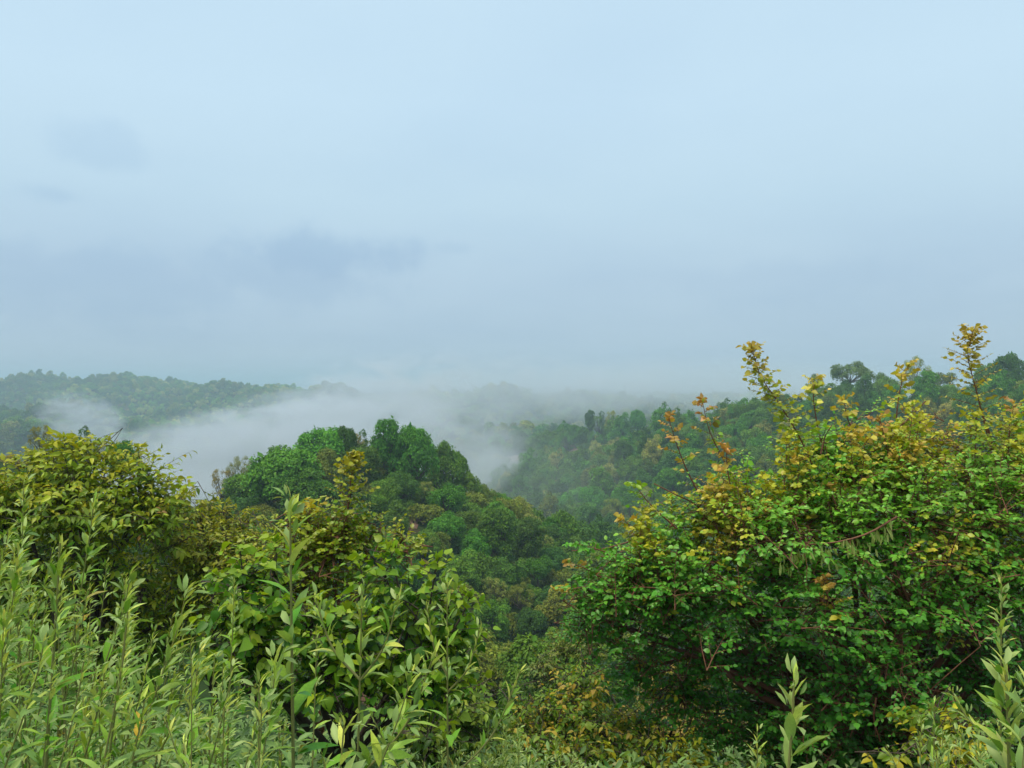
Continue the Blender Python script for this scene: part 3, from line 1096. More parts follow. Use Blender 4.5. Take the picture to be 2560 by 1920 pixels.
class Plant:
    """Collects leaves and stems of one plant and builds it."""

    def __init__(self, seed):
        self.rng = np.random.default_rng(seed)
        self.P, self.D, self.N, self.L, self.W, self.C = [], [], [], [], [], []
        self.stems = []

    def leaves(self, P, D, N, L, W, C):
        n = len(P)
        for a, v in ((self.P, P), (self.D, D), (self.N, N), (self.C, C)):
            a.append(np.asarray(v, float))
        self.L.append(np.broadcast_to(np.asarray(L, float), (n,)).copy())
        self.W.append(np.broadcast_to(np.asarray(W, float), (n,)).copy())

    def stem(self, pts, r0, r1, n=8, sides=5):
        p = polyline(pts, n)
        self.stems.append(tubes(p[None], np.linspace(r0, r1, n)[None], sides))
        return p

    def stems_bulk(self, paths, radii, sides=3):
        self.stems.append(tubes(paths, radii, sides))

    def twigs(self, base, tip, k, leaf, wd, tint, spread=0.9, flat=0.7, outward=None, droop=0.25, r=0.0018, t0=0.15):
        """Leafy twigs from base to tip (M,3): k leaves each, alternate; tint(t, twig index) -> colours."""
        rng = self.rng
        M = len(base)
        ax = tip - base
        ln = np.linalg.norm(ax, axis=1)
        ax = unit(ax)
        side = unit(np.cross(ax, UP) + rng.normal(0, .15, (M, 3)))
        sag = ln * 0.10
        t = np.linspace(t0, 1.0, k)[None, :] + rng.uniform(-.02, .02, (M, k))
        pos = base[:, None] + ax[:, None] * (ln[:, None] * t)[..., None] - UP * (sag[:, None] * (t ** 2))[..., None]
        sg = np.where(np.arange(k) % 2 == 0, 1.0, -1.0)[None, :] * np.where(rng.random((M, 1)) < .5, 1, -1)
        end = (np.arange(k) == k - 1)[None, :]
        lat = np.where(end, 0.15, spread)
        d = ax[:, None] * 0.55 + side[:, None] * (sg * lat)[..., None] - UP * droop + rng.normal(0, .22, (M, k, 3))
        nn = UP * flat + rng.normal(0, .38, (M, k, 3))
        if outward is not None:
            nn = nn + outward[:, None] * 0.45
        size = leaf * rng.uniform(.55, 1.2, (M, k)) * (1 - 0.35 * np.abs(t - 0.6)) * rng.uniform(.75, 1.2, (M, 1))
        ti = np.repeat(np.arange(M), k)
        self.leaves(pos.reshape(-1, 3), unit(d.reshape(-1, 3)), unit(nn.reshape(-1, 3)), size.ravel(), wd * rng.uniform(.85, 1.15, M * k), tint(t.ravel(), ti))
        n = 4
        s = np.linspace(0, 1, n)
        path = base[:, None] + ax[:, None] * (ln[:, None] * s)[..., None] - UP * (sag[:, None] * s ** 2)[..., None]
        self.stems_bulk(path, np.broadcast_to(np.linspace(r * 1.5, r * .6, n), (M, n)))

    def build(self, name, label, cat, base, kind, stem_mat, leaf_mat, singles=300, group=None, stem_name='branches', in_view=True, foliage='foliage', gain=(1.36, 1.28, 1.0), stem_tint=None):
        rng = self.rng
        P, D, N, C = (np.concatenate(a) for a in (self.P, self.D, self.N, self.C))
        L, W = np.concatenate(self.L), np.concatenate(self.W)
        C = np.clip(C * np.array(gain) * rng.normal(1, .14, (len(C), 1)) * rng.normal(1, .05, C.shape), .004, .9)
        root = empty(name, tuple(base))
        tag(root, label, cat, group)
        b = np.asarray(base, float)
        if self.stems:
            sv, st, _ = joined([(v, t, None) for v, t in self.stems])
            link(stem_name, make_mesh(stem_name, sv - b, st, np.broadcast_to(stem_tint if stem_tint is not None else (1, 1, 1), (len(sv), 3)), stem_mat), root)
        px, py = CX + F_PX * P[:, 0] / np.maximum(P[:, 1], .1), CY - F_PX * (P[:, 2] - CAMZ) / np.maximum(P[:, 1], .1)
        ok = (px > 0) & (px < 2560) & (py > 0) & (py < 1920)
        one = np.zeros(len(P), bool)
        if singles:
            # the leaves that show largest: on the viewer's side, spread over the plant
            score = np.where(ok, P[:, 1] / L * rng.uniform(.75, 1.25, len(P)), 1e9)
            cell = np.floor(px / 26).astype(int) * 1000 + np.floor(py / 26).astype(int)
            first = {}
            for i in np.argsort(P[:, 1]):
                if ok[i] and cell[i] not in first:
                    first[cell[i]] = i
            front = np.array(list(first.values()), int)
            if len(front) > singles:
                front = front[np.argsort(score[front])[:singles]]
            one[front] = True
        if one.any():
            leaf_objects(root, kind, P[one], D[one], N[one], L[one], W[one], C[one], rng)
        m = ~one
        if m.any():
            V, T = place(FANS[kind], P[m], D[m], N[m], L[m], W[m])
            f = link(foliage, make_mesh(foliage, V - b, T, np.repeat(C[m], len(FANS[kind][0]), 0), leaf_mat), root)
            tag(f, kind='stuff')
        return root


def blob_twigs(pl, blobs, n, length, under=-0.6, toward=0.35, shell=(0.40, 1.0), stray=0.10, per=6, spray=1.5):
    """Twigs set along sprays on and inside blobs [(px, py, D, r px)]: twig bases, tips, outward directions, spray feet."""
    rng = pl.rng
    C = np.array([at(b[0], b[1], b[2]) for b in blobs])
    R = np.array([b[3] * b[2] / F_PX for b in blobs])
    w = R ** 2
    m = n // per
    bi = rng.choice(len(blobs), m, p=w / w.sum())
    u = unit(rng.normal(size=(m, 3)) + np.array([0, -toward, 0.25]))
    low = u[:, 2] < under
    u[low, 2] *= -1
    rr = rng.uniform(shell[0] ** 2, shell[1] ** 2, m) ** 0.5
    rr = np.where(rng.random(m) < stray, rng.uniform(1.0, 1.30, m), rr)
    p = C[bi] + u * (R[bi] * rr)[:, None]
    ax = unit(u * 0.75 + UP * 0.22 + rng.normal(0, .42, (m, 3)) * np.array([1, 1, .7]))
    Ls = length * spray * rng.uniform(.6, 1.25, m)
    foot = p - ax * Ls[:, None]
    s_ = np.linspace(0, 1, 5)
    path = foot[:, None] + ax[:, None] * (Ls[:, None] * s_)[..., None] - UP * (Ls[:, None] * 0.14 * s_ ** 2)[..., None]
    pl.stems_bulk(path, np.broadcast_to(np.linspace(.0042, .0014, 5), (m, 5)))
    f = (np.arange(per) + rng.uniform(.3, 1.0, (m, per))) / per
    base = foot[:, None] + ax[:, None] * (Ls[:, None] * f)[..., None] - UP * (Ls[:, None] * 0.14 * f ** 2)[..., None]
    side = unit(np.cross(ax, UP) + rng.normal(0, .12, (m, 3)))
    sg = np.where(np.arange(per) % 2 == 0, 1.0, -1.0)[None]
    last = np.arange(per) == per - 1
    d = unit(ax[:, None] * np.where(last, 1.0, .62)[None, :, None] + side[:, None] * (sg * np.where(last, 0, .8))[..., None] + rng.normal(0, .22, (m, per, 3)))
    tip = base + d * (length * rng.uniform(.45, 1.0, (m, per)) * (1.1 - 0.45 * f))[..., None]
    uu = np.repeat(u, per, 0)
    return base.reshape(-1, 3), tip.reshape(-1, 3), uu, foot, C, R


def skeleton(pl, root, C, base, r=0.03, bi=None, link_r=0.003, fork=0.5):
    """Limbs from the foot to every blob centre, and a thin shoot from the nearest limb to each twig."""
    rng = pl.rng
    root = np.asarray(root, float)
    mean = C.mean(0)
    fk = root + (mean - root) * fork * 0.55
    trunk = pl.stem([root - UP * 0.4, root + UP * 0.15, fk], r * 1.4, r, 8, 8)
    nodes = []
    for c in C:
        mid = fk + (c - fk) * 0.5 + rng.normal(0, .06, 3) * np.linalg.norm(c - fk) + UP * 0.06
        p = pl.stem([fk, mid, c], r * 0.7, r * 0.22, 10, 6)
        nodes.append(p[3:])
    nodes = np.concatenate(nodes)
    d = np.linalg.norm(base[:, None] - nodes[None], axis=2)
    j = d.argmin(1)
    a = nodes[j]
    m = (a + base) / 2 + rng.normal(0, .02, base.shape) - UP * 0.02
    path = np.stack([a, a * .4 + m * .6, m * .5 + base * .5, base], 1)
    pl.stems_bulk(path, np.broadcast_to(np.linspace(link_r * 1.6, link_r * .7, 4), (len(a), 4)))


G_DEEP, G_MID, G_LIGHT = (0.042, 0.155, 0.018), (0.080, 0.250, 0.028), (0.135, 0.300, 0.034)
Y_GREEN, YELLOW, ORANGE, PINK = (0.165, 0.265, 0.020), (0.310, 0.320, 0.028), (0.335, 0.260, 0.050), (0.310, 0.180, 0.062)


# --- the big round-leaved bush on the right, its shoots tipped with yellow and orange young leaves
def young_shoot(pl, pts, D, leaf=0.048, twigl=0.20, n_tw=16, tipcol=ORANGE, midcol=YELLOW, lowcol=Y_GREEN, r=0.006, k=8, taper=0.42):
    """A long shoot standing out of the crown: stem through pixels pts (tip first), leafy side twigs that lengthen downwards."""
    rng = pl.rng
    P3 = [at(p[0], p[1], D + (p[2] if len(p) > 2 else 0)) for p in pts]
    path = pl.stem(P3[::-1], r, r * 0.3, 18, 5)[::-1]           # tip first
    s = np.linspace(0.0, 0.97, n_tw) ** 1.1
    ii = np.clip((s * 17).astype(int), 0, 16)
    b = path[ii] + (path[ii + 1] - path[ii]) * (s * 17 - ii)[:, None]
    ax = unit(path[ii] - path[ii + 1])
    ph = np.arange(n_tw) * 2.4 + rng.uniform(0, 6)
    rad = np.stack([np.cos(ph), np.sin(ph), np.zeros(n_tw)], 1)
    ln = twigl * (taper + (1.15 - taper) * s) * rng.uniform(.6, 1.2, n_tw)
    tip = b + unit(rad * 0.95 + ax * (0.75 - 0.45 * s)[:, None]) * ln[:, None]

    def tint(t, ti):
        return lerp3([(0, lowcol), (.5, midcol), (1, tipcol)], np.clip(1.05 - s[ti] * 1.0 + 0.35 * (t - .6) + rng.normal(0, .16, len(t)), 0, 1))
    pl.twigs(b, tip, k, leaf * 0.95, 1.0, tint, outward=rad, r=0.0016, flat=0.55)
    # terminal tuft
    n = 9
    d = unit(ax[0] + rng.normal(0, .6, (n, 3)))
    pl.leaves(np.repeat(path[:1], n, 0) + rng.normal(0, .008, (n, 3)), d, unit(UP + rng.normal(0, .6, (n, 3))), leaf * rng.uniform(.35, .7, n), .9,
              lerp3([(0, midcol), (1, tipcol)], rng.random(n)))


def right_bush():
    pl = Plant(501)
    rng = pl.rng
    blobs = [(1570, 1425, 5.0, 105), (1690, 1350, 5.1, 105), (1780, 1300, 5.1, 110), (1870, 1240, 5.2, 100), (1700, 1450, 4.9, 130), (1880, 1330, 4.8, 170), (2010, 1220, 5.2, 140),
             (2120, 1160, 5.3, 110), (2010, 1140, 5.4, 70), (2240, 1080, 5.5, 70), (2200, 1200, 5.2, 150), (2290, 1150, 5.4, 100), (2420, 1190, 5.3, 130), (2500, 1150, 5.4, 90), (2580, 1120, 5.4, 120),
             (2130, 1340, 4.8, 170), (2320, 1310, 4.8, 190), (2500, 1300, 4.8, 180), (2620, 1250, 5.0, 170), (1500, 1480, 5.1, 90), (1640, 1520, 5.1, 120), (1830, 1490, 4.9, 140),
             (2050, 1510, 4.6, 150), (2260, 1500, 4.6, 140), (2450, 1480, 4.6, 150), (2600, 1450, 4.7, 160), (2200, 1640, 4.5, 120), (2120, 1720, 4.5, 100), (2290, 1760, 4.3, 110), (1940, 1640, 5.0, 110),
             (2460, 1680, 4.9, 120), (1760, 1640, 5.2, 100), (2020, 1830, 4.7, 110), (2600, 1600, 5.0, 130), (2060, 1620, 5.3, 140), (2350, 1620, 5.3, 150), (2250, 1820, 5.2, 150), (2500, 1820, 5.2, 150), (1900, 1780, 5.3, 120), (2120, 1900, 4.9, 130), (2380, 1920, 5.0, 140), (1860, 1640, 5.4, 120), (1960, 1420, 5.2, 150), (2400, 1400, 5.2, 160),
             (1560, 1570, 5.2, 90), (1600, 1670, 5.3, 90), (1700, 1740, 5.3, 100), (1800, 1800, 5.2, 110), (1960, 1900, 5.0, 120), (1690, 1580, 5.1, 110), (2250, 1930, 4.8, 120), (2540, 1930, 5.0, 120), (1480, 1540, 5.2, 60)]
    base, tip, u, feet, C, R = blob_twigs(pl, blobs, 9000, 0.24, under=-0.6, stray=.16, per=6)
    foot = at(2240, 2260, 5.4)
    foot[2] = Hp(foot[0], foot[1])
    skeleton(pl, foot, C, feet, 0.045)
    py = CY - F_PX * (tip[:, 2] - CAMZ) / tip[:, 1]
    px = CX + F_PX * tip[:, 0] / tip[:, 1]
    # young leaves: at the ends of the upper twigs and here and there lower down
    top = np.clip((1330 - py) / 330, 0, 1) * np.clip(0.35 + u[:, 2], 0, 1)
    patch = fbm(px / 150 + 3, py / 150, 2) * 2.2
    young = np.clip(top * 0.62 + np.clip((px - 1950) / 550, -.35, .34) * np.clip((1330 - py) / 150, 0, 1) + patch * 0.95 - 0.17 + np.repeat(rng.normal(0, .22, len(tip) // 6), 6) + rng.normal(0, .12, len(tip)), 0, 1)
    rare = np.repeat(rng.random(len(tip) // 6) < 0.030, 6)
    young = np.where(rare, rng.uniform(.6, 1, len(tip)), young)
    young *= np.where((py > 1420) & ~rare, 0.12, 1)
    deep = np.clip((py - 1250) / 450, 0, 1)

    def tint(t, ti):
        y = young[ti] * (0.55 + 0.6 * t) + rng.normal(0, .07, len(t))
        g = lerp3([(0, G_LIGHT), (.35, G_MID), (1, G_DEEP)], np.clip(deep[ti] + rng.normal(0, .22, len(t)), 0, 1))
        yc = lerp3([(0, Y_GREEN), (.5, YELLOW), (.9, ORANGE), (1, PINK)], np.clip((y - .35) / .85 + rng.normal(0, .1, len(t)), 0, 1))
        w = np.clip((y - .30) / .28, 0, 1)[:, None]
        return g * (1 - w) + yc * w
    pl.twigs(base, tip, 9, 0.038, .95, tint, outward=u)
    for pts, D, kw in (
            ([(1880, 872), (1902, 940), (1950, 1012), (1995, 1085), (2030, 1160)], 5.0, dict(n_tw=60, twigl=.17, leaf=.046, taper=.5, tipcol=(.30, .24, .05), midcol=(.25, .29, .025), lowcol=(.15, .25, .025))),
            ([(2432, 828), (2420, 890), (2438, 965), (2462, 1060), (2490, 1160)], 5.1, dict(n_tw=56, twigl=.24, leaf=.040, taper=.4, tipcol=(.30, .24, .05), midcol=(.29, .26, .035), lowcol=(.15, .24, .025))),
            ([(1757, 1008), (1775, 1080), (1815, 1160), (1850, 1220)], 5.0, dict(n_tw=16, twigl=.17, tipcol=PINK, midcol=(.16, .3, .05), lowcol=G_MID)),
            ([(1672, 1045), (1690, 1105), (1715, 1170), (1750, 1240)], 5.0, dict(n_tw=14, twigl=.15, tipcol=PINK, midcol=ORANGE, lowcol=G_LIGHT)),
            ([(2036, 948), (2034, 1000), (2045, 1070), (2060, 1130)], 5.2, dict(n_tw=16, twigl=.14, tipcol=(.45, .38, .09), midcol=Y_GREEN, lowcol=G_LIGHT)),
            ([(2270, 915), (2250, 975), (2240, 1050), (2230, 1120)], 5.3, dict(n_tw=18, twigl=.20, tipcol=ORANGE, midcol=(.3, .34, .035), lowcol=G_LIGHT)),
            ([(2110, 1000), (2120, 1050), (2150, 1110)], 5.2, dict(n_tw=12, twigl=.18, tipcol=ORANGE, midcol=YELLOW)),
            ([(2535, 1010), (2525, 1070), (2510, 1140)], 5.2, dict(n_tw=12, twigl=.2, tipcol=PINK, midcol=YELLOW)),
            ([(1815, 1120), (1820, 1180), (1835, 1260)], 4.8, dict(n_tw=12, twigl=.14, tipcol=PINK, midcol=ORANGE, lowcol=YELLOW)),
            ([(2200, 1045), (2215, 1110), (2235, 1190), (2280, 1260)], 5.0, dict(n_tw=14, twigl=.16, tipcol=PINK, midcol=ORANGE, lowcol=YELLOW)),
            ([(1555, 1295), (1590, 1330), (1640, 1380)], 5.0, dict(n_tw=10, twigl=.14, tipcol=ORANGE, midcol=YELLOW)),
            ([(1400, 1468), (1450, 1470), (1530, 1500)], 5.1, dict(n_tw=8, twigl=.16, tipcol=ORANGE, midcol=YELLOW)),
            ([(1425, 1405), (1480, 1430), (1560, 1480)], 5.1, dict(n_tw=8, twigl=.12, tipcol=PINK, midcol=G_MID, lowcol=G_MID)),
            ([(1445, 1360), (1500, 1375), (1580, 1400), (1660, 1440)], 5.0, dict(n_tw=14, twigl=.2, tipcol=G_MID, midcol=G_MID, lowcol=G_MID)),
            ([(1590, 1215), (1625, 1260), (1690, 1320)], 5.0, dict(n_tw=12, twigl=.2, tipcol=Y_GREEN, midcol=G_LIGHT, lowcol=G_MID)),
            ([(2055, 1450), (2075, 1500), (2110, 1560)], 4.4, dict(n_tw=9, twigl=.15, tipcol=PINK, midcol=ORANGE, lowcol=YELLOW))):
        young_shoot(pl, pts, D, **kw)
    # lesser shoots standing up all along the top of the crown
    for i in range(46):
        qx = rng.uniform(1560, 2600)
        qy = np.interp(qx, [1560, 1700, 1900, 2050, 2250, 2400, 2560], [1330, 1200, 1100, 1050, 985, 1040, 1010]) + rng.uniform(-20, 190)
        lean = rng.normal(0, 28)
        hh = rng.uniform(90, 170)
        yl_ = rng.random()
        young_shoot(pl, [(qx, qy), (qx - lean * .3, qy + hh * .5), (qx - lean, qy + hh)], rng.uniform(4.75, 5.35), leaf=.040, twigl=rng.uniform(.13, .20), n_tw=int(rng.integers(16, 26)),
                    tipcol=ORANGE if yl_ > .6 else YELLOW, midcol=YELLOW if yl_ > .45 else Y_GREEN, lowcol=Y_GREEN if yl_ > .7 else G_LIGHT, r=.004)
    # red-brown limbs in the open
    for pts, r0, r1, D in (([(2150, 1150), (2215, 1105), (2300, 1000)], .018, .006, 5.0), ([(2228, 1120), (2250, 1190), (2262, 1260), (2300, 1400)], .014, .018, 4.95), ([(2155, 1178), (2200, 1155), (2228, 1150)], .011, .010, 4.93),
                           ([(2150, 1185), (2190, 1155), (2240, 1140)], .009, .008, 4.92), ([(2205, 1060), (2215, 1110), (2228, 1150)], .006, .012, 4.95),
                           ([(2230, 1380), (2252, 1450), (2275, 1518)], .011, .013, 4.3), ([(2080, 1235), (2095, 1290), (2100, 1330)], .008, .011, 4.5),
                           ([(1940, 1368), (2060, 1358), (2160, 1335), (2240, 1292)], .004, .011, 4.22), ([(1430, 1372), (1520, 1372), (1620, 1345)], .004, .009, 4.9),
                           ([(1640, 1208), (1690, 1230), (1740, 1262), (1830, 1330)], .006, .010, 4.85), ([(2200, 1207), (2340, 1206)], .006, .006, 4.8),
                           ([(2050, 1140), (2062, 1095), (2075, 1050)], .010, .004, 4.8), ([(2185, 1745), (2180, 1800), (2195, 1850)], .010, .006, 4.1), ([(2450, 1010), (2480, 1090), (2500, 1190)], .010, .018, 5.05)):
        pl.stem([at(p[0], p[1], D + .22) + rng.normal(0, .012, 3) for p in pts], r0 * .62, r1 * .62, 10, 6)
    o = pl.build('rosewood_bush', 'big round-leaved bush with yellow and orange young shoots filling the right side', 'bush', foot, 'round', M_RED, M_WET, gain=(1.6, 1.55, 1.3))
    # hanging seed pods on the bent branch
    pv, pt = leaf_full([(0.15, 0.07), (0.4, 0.12), (0.7, 0.11), (0.9, 0.05)], fold=0.5, droop=0.1)
    pm = make_mesh('pod', pv, pt, np.ones((len(pv), 3)), M_BROAD)
    b = np.array(o.location)
    for i in range(70):
        cx = rng.uniform(1940, 2230)
        cy = np.interp(cx, [1940, 2060, 2160, 2240], [1368, 1358, 1335, 1292]) + rng.uniform(0, 62) * rng.uniform(.3, 1)
        p = at(cx, cy, 4.42 + rng.normal(0, .05))
        q = bpy.data.objects.new('pod', pm)
        COL.objects.link(q)
        q.parent = o
        q.location = p - b
        q.rotation_euler = (rng.uniform(0, 6.28), math.radians(rng.uniform(60, 100)), rng.uniform(-.6, .6))
        q.scale = (rng.uniform(.045, .065),) * 3
        q.color = (.36, .42, .12, 1)


right_bush()


# --- yellow-green tree on the left, drooping pointed leaves
def yellow_tree(name, label, blobs, n, seed, foot_px, leaf, k, length, stops, singles, D, kind='ovate', mat=M_BROAD, wd=1.0, limb=0.03, red=0.0, under=-0.6, flat=0.55, droop=0.5, dark=M_DARK, group=None):
    pl = Plant(seed)
    rng = pl.rng
    base, tip, u, feet, C, R = blob_twigs(pl, blobs, n, length, under=under)
    n = len(base)
    foot = at(foot_px, 1900, D)
    foot[2] = Hp(foot[0], foot[1])
    skeleton(pl, foot, C, feet, limb)
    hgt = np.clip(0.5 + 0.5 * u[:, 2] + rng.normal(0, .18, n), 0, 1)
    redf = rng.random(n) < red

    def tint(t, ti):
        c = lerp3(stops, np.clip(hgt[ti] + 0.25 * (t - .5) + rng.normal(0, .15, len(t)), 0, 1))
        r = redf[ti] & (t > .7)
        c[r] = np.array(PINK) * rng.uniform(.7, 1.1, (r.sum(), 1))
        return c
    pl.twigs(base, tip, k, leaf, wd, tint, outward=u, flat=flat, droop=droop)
    return pl, foot, tip


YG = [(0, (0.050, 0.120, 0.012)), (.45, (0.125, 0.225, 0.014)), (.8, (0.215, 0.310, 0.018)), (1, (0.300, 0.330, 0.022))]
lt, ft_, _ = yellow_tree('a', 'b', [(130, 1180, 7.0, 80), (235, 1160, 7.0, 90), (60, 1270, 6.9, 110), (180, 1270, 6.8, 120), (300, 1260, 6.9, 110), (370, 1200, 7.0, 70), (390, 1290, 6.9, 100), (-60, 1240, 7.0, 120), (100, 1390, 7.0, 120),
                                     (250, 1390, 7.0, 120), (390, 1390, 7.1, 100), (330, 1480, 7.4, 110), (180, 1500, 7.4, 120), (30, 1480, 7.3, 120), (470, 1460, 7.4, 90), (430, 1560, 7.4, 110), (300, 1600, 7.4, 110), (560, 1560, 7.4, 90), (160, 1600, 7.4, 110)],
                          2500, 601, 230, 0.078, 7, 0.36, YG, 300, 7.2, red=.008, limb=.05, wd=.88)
for pts in ([(85, 1130), (110, 1180), (140, 1260)], [(160, 1095), (165, 1150), (175, 1220)], [(345, 1120), (350, 1170), (345, 1240)], [(385, 1145), (370, 1200), (360, 1260)], [(180, 1110), (190, 1160), (200, 1230)], [(40, 1150), (55, 1200), (80, 1260)], [(420, 1200), (410, 1240), (395, 1300)], [(265, 1140), (262, 1180), (250, 1240)], [(305, 1165), (300, 1200), (290, 1260)],
            [(130, 1110), (135, 1160), (140, 1220)], [(455, 1245), (445, 1290), (430, 1340)], [(-10, 1190), (0, 1240), (20, 1300)], [(215, 1120), (220, 1170), (225, 1230)]):
    young_shoot(lt, pts, 6.9, leaf=.076, twigl=.30, n_tw=12, tipcol=(.29, .33, .022), midcol=(.24, .32, .02), lowcol=(.15, .24, .016), k=6)
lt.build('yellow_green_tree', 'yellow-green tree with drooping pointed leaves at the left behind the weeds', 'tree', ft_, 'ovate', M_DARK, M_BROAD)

rt, ft2, _ = yellow_tree('a', 'b', [(500, 1290, 7.6, 62), (450, 1330, 7.5, 70), (560, 1350, 7.4, 70), (500, 1400, 7.3, 90), (590, 1420, 7.2, 80), (430, 1270, 7.6, 40), (600, 1310, 7.8, 50), (640, 1370, 7.4, 60), (690, 1350, 7.4, 45), (700, 1430, 7.2, 70), (560, 1280, 7.8, 36), (620, 1490, 7.0, 90), (760, 1420, 7.0, 60)],
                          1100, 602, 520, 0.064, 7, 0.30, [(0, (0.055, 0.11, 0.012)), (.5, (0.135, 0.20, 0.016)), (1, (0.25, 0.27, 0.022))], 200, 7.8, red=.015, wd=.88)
rt.build('yellow_green_tree', 'smaller olive-yellow tree right of the big yellow-green one, below the mist', 'tree', ft2, 'ovate', M_DARK, M_BROAD, singles=160)

# --- young tree with a yellow tapering leader, in front of the knoll
yl, ft3, _ = yellow_tree('a', 'b', [(770, 1300, 5.2, 70), (870, 1300, 5.2, 75), (720, 1380, 5.1, 80), (830, 1370, 5.1, 80), (930, 1330, 5.2, 55), (780, 1450, 5.1, 80), (690, 1470, 5.1, 80), (1010, 1345, 5.3, 40), (880, 1440, 5.2, 60)],
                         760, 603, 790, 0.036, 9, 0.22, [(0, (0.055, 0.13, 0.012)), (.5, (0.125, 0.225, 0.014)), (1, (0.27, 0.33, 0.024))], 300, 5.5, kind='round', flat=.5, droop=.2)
young_shoot(yl, [(888, 1135), (880, 1180), (872, 1240), (862, 1310), (830, 1380)], 5.1, leaf=.038, twigl=.30, n_tw=64, tipcol=(.30, .29, .03), midcol=(.21, .28, .02), lowcol=(.13, .24, .015), k=10, taper=.10)
young_shoot(yl, [(775, 1270), (770, 1310), (765, 1360)], 5.1, leaf=.042, twigl=.2, n_tw=14, tipcol=(.42, .35, .04), midcol=(.26, .32, .022), lowcol=(.13, .24, .015), k=7)
yl.stem([at(845, 1340, 5.0), at(800, 1420, 5.0), at(745, 1530, 5.0)], .008, .014, 8, 6)
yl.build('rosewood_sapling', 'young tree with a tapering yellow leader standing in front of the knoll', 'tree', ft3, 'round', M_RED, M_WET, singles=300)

# --- bush with big heart-shaped lime leaves
HG = [(0, (0.020, 0.08, 0.010)), (.45, (0.052, 0.155, 0.012)), (.8, (0.135, 0.270, 0.015)), (1, (0.215, 0.320, 0.017))]  # dark low stops paint shade inside the bush, bright ones its lit top
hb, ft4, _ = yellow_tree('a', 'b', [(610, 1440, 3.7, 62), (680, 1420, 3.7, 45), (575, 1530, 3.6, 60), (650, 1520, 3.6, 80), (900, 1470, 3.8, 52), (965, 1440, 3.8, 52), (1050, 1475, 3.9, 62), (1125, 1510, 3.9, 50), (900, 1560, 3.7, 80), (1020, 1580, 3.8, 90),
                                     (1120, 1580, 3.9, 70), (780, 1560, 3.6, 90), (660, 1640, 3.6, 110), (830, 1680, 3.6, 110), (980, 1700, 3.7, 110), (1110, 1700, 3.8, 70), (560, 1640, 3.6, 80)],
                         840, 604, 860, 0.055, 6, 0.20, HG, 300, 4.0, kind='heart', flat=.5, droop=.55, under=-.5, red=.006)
for pts in ([(600, 1375), (605, 1420), (615, 1480)], [(545, 1450), (560, 1500), (585, 1560)], [(975, 1372), (985, 1420), (1000, 1480)], [(1095, 1400), (1085, 1450), (1075, 1510)], [(900, 1400), (905, 1450), (910, 1510)],
            [(1175, 1490), (1160, 1530), (1130, 1580)], [(690, 1350), (690, 1400), (680, 1460)]):
    young_shoot(hb, pts, 3.7, leaf=.062, twigl=.16, n_tw=10, tipcol=(.20, .31, .017), midcol=(.15, .28, .016), lowcol=(.09, .21, .014), k=4)
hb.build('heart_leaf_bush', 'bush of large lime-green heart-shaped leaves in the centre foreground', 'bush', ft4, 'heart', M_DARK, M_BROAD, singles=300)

# --- low shrubs along the drop in front of the gully
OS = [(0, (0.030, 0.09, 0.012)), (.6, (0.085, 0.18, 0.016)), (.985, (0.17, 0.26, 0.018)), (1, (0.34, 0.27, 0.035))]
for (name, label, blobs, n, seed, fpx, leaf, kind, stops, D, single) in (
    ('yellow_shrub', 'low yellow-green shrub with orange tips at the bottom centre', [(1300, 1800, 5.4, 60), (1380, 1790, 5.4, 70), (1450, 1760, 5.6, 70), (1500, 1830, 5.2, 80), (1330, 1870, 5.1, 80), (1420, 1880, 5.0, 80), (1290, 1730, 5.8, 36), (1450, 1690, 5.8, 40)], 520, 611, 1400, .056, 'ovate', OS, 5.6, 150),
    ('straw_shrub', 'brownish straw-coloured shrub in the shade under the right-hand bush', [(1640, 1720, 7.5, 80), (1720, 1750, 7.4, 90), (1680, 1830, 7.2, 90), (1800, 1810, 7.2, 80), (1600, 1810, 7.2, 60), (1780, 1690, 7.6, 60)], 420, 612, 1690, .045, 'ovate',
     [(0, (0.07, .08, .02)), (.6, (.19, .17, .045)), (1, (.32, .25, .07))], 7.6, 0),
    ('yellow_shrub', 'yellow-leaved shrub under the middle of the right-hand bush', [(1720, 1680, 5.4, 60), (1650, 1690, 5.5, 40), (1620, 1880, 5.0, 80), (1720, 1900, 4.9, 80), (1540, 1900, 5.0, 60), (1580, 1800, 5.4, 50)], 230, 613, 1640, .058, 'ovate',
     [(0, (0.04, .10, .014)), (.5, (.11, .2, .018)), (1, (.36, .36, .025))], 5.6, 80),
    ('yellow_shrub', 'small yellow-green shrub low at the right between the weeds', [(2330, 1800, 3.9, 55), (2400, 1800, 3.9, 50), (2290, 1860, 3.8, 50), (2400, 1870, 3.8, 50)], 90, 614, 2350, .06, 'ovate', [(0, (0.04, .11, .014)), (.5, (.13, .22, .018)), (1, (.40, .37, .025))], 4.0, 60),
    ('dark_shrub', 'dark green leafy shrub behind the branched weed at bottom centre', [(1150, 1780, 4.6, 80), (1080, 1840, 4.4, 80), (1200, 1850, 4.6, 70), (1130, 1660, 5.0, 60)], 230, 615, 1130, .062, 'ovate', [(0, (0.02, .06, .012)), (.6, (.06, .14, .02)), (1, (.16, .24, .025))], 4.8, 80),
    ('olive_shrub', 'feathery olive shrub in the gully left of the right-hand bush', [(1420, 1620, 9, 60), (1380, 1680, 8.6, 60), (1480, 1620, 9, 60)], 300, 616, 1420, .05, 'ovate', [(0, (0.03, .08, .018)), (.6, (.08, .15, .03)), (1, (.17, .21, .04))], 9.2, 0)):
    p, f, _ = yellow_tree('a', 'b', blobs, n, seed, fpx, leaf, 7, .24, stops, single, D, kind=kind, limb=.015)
    p.build(name, label, 'shrub', f, kind, M_DARK, M_BROAD, singles=single)


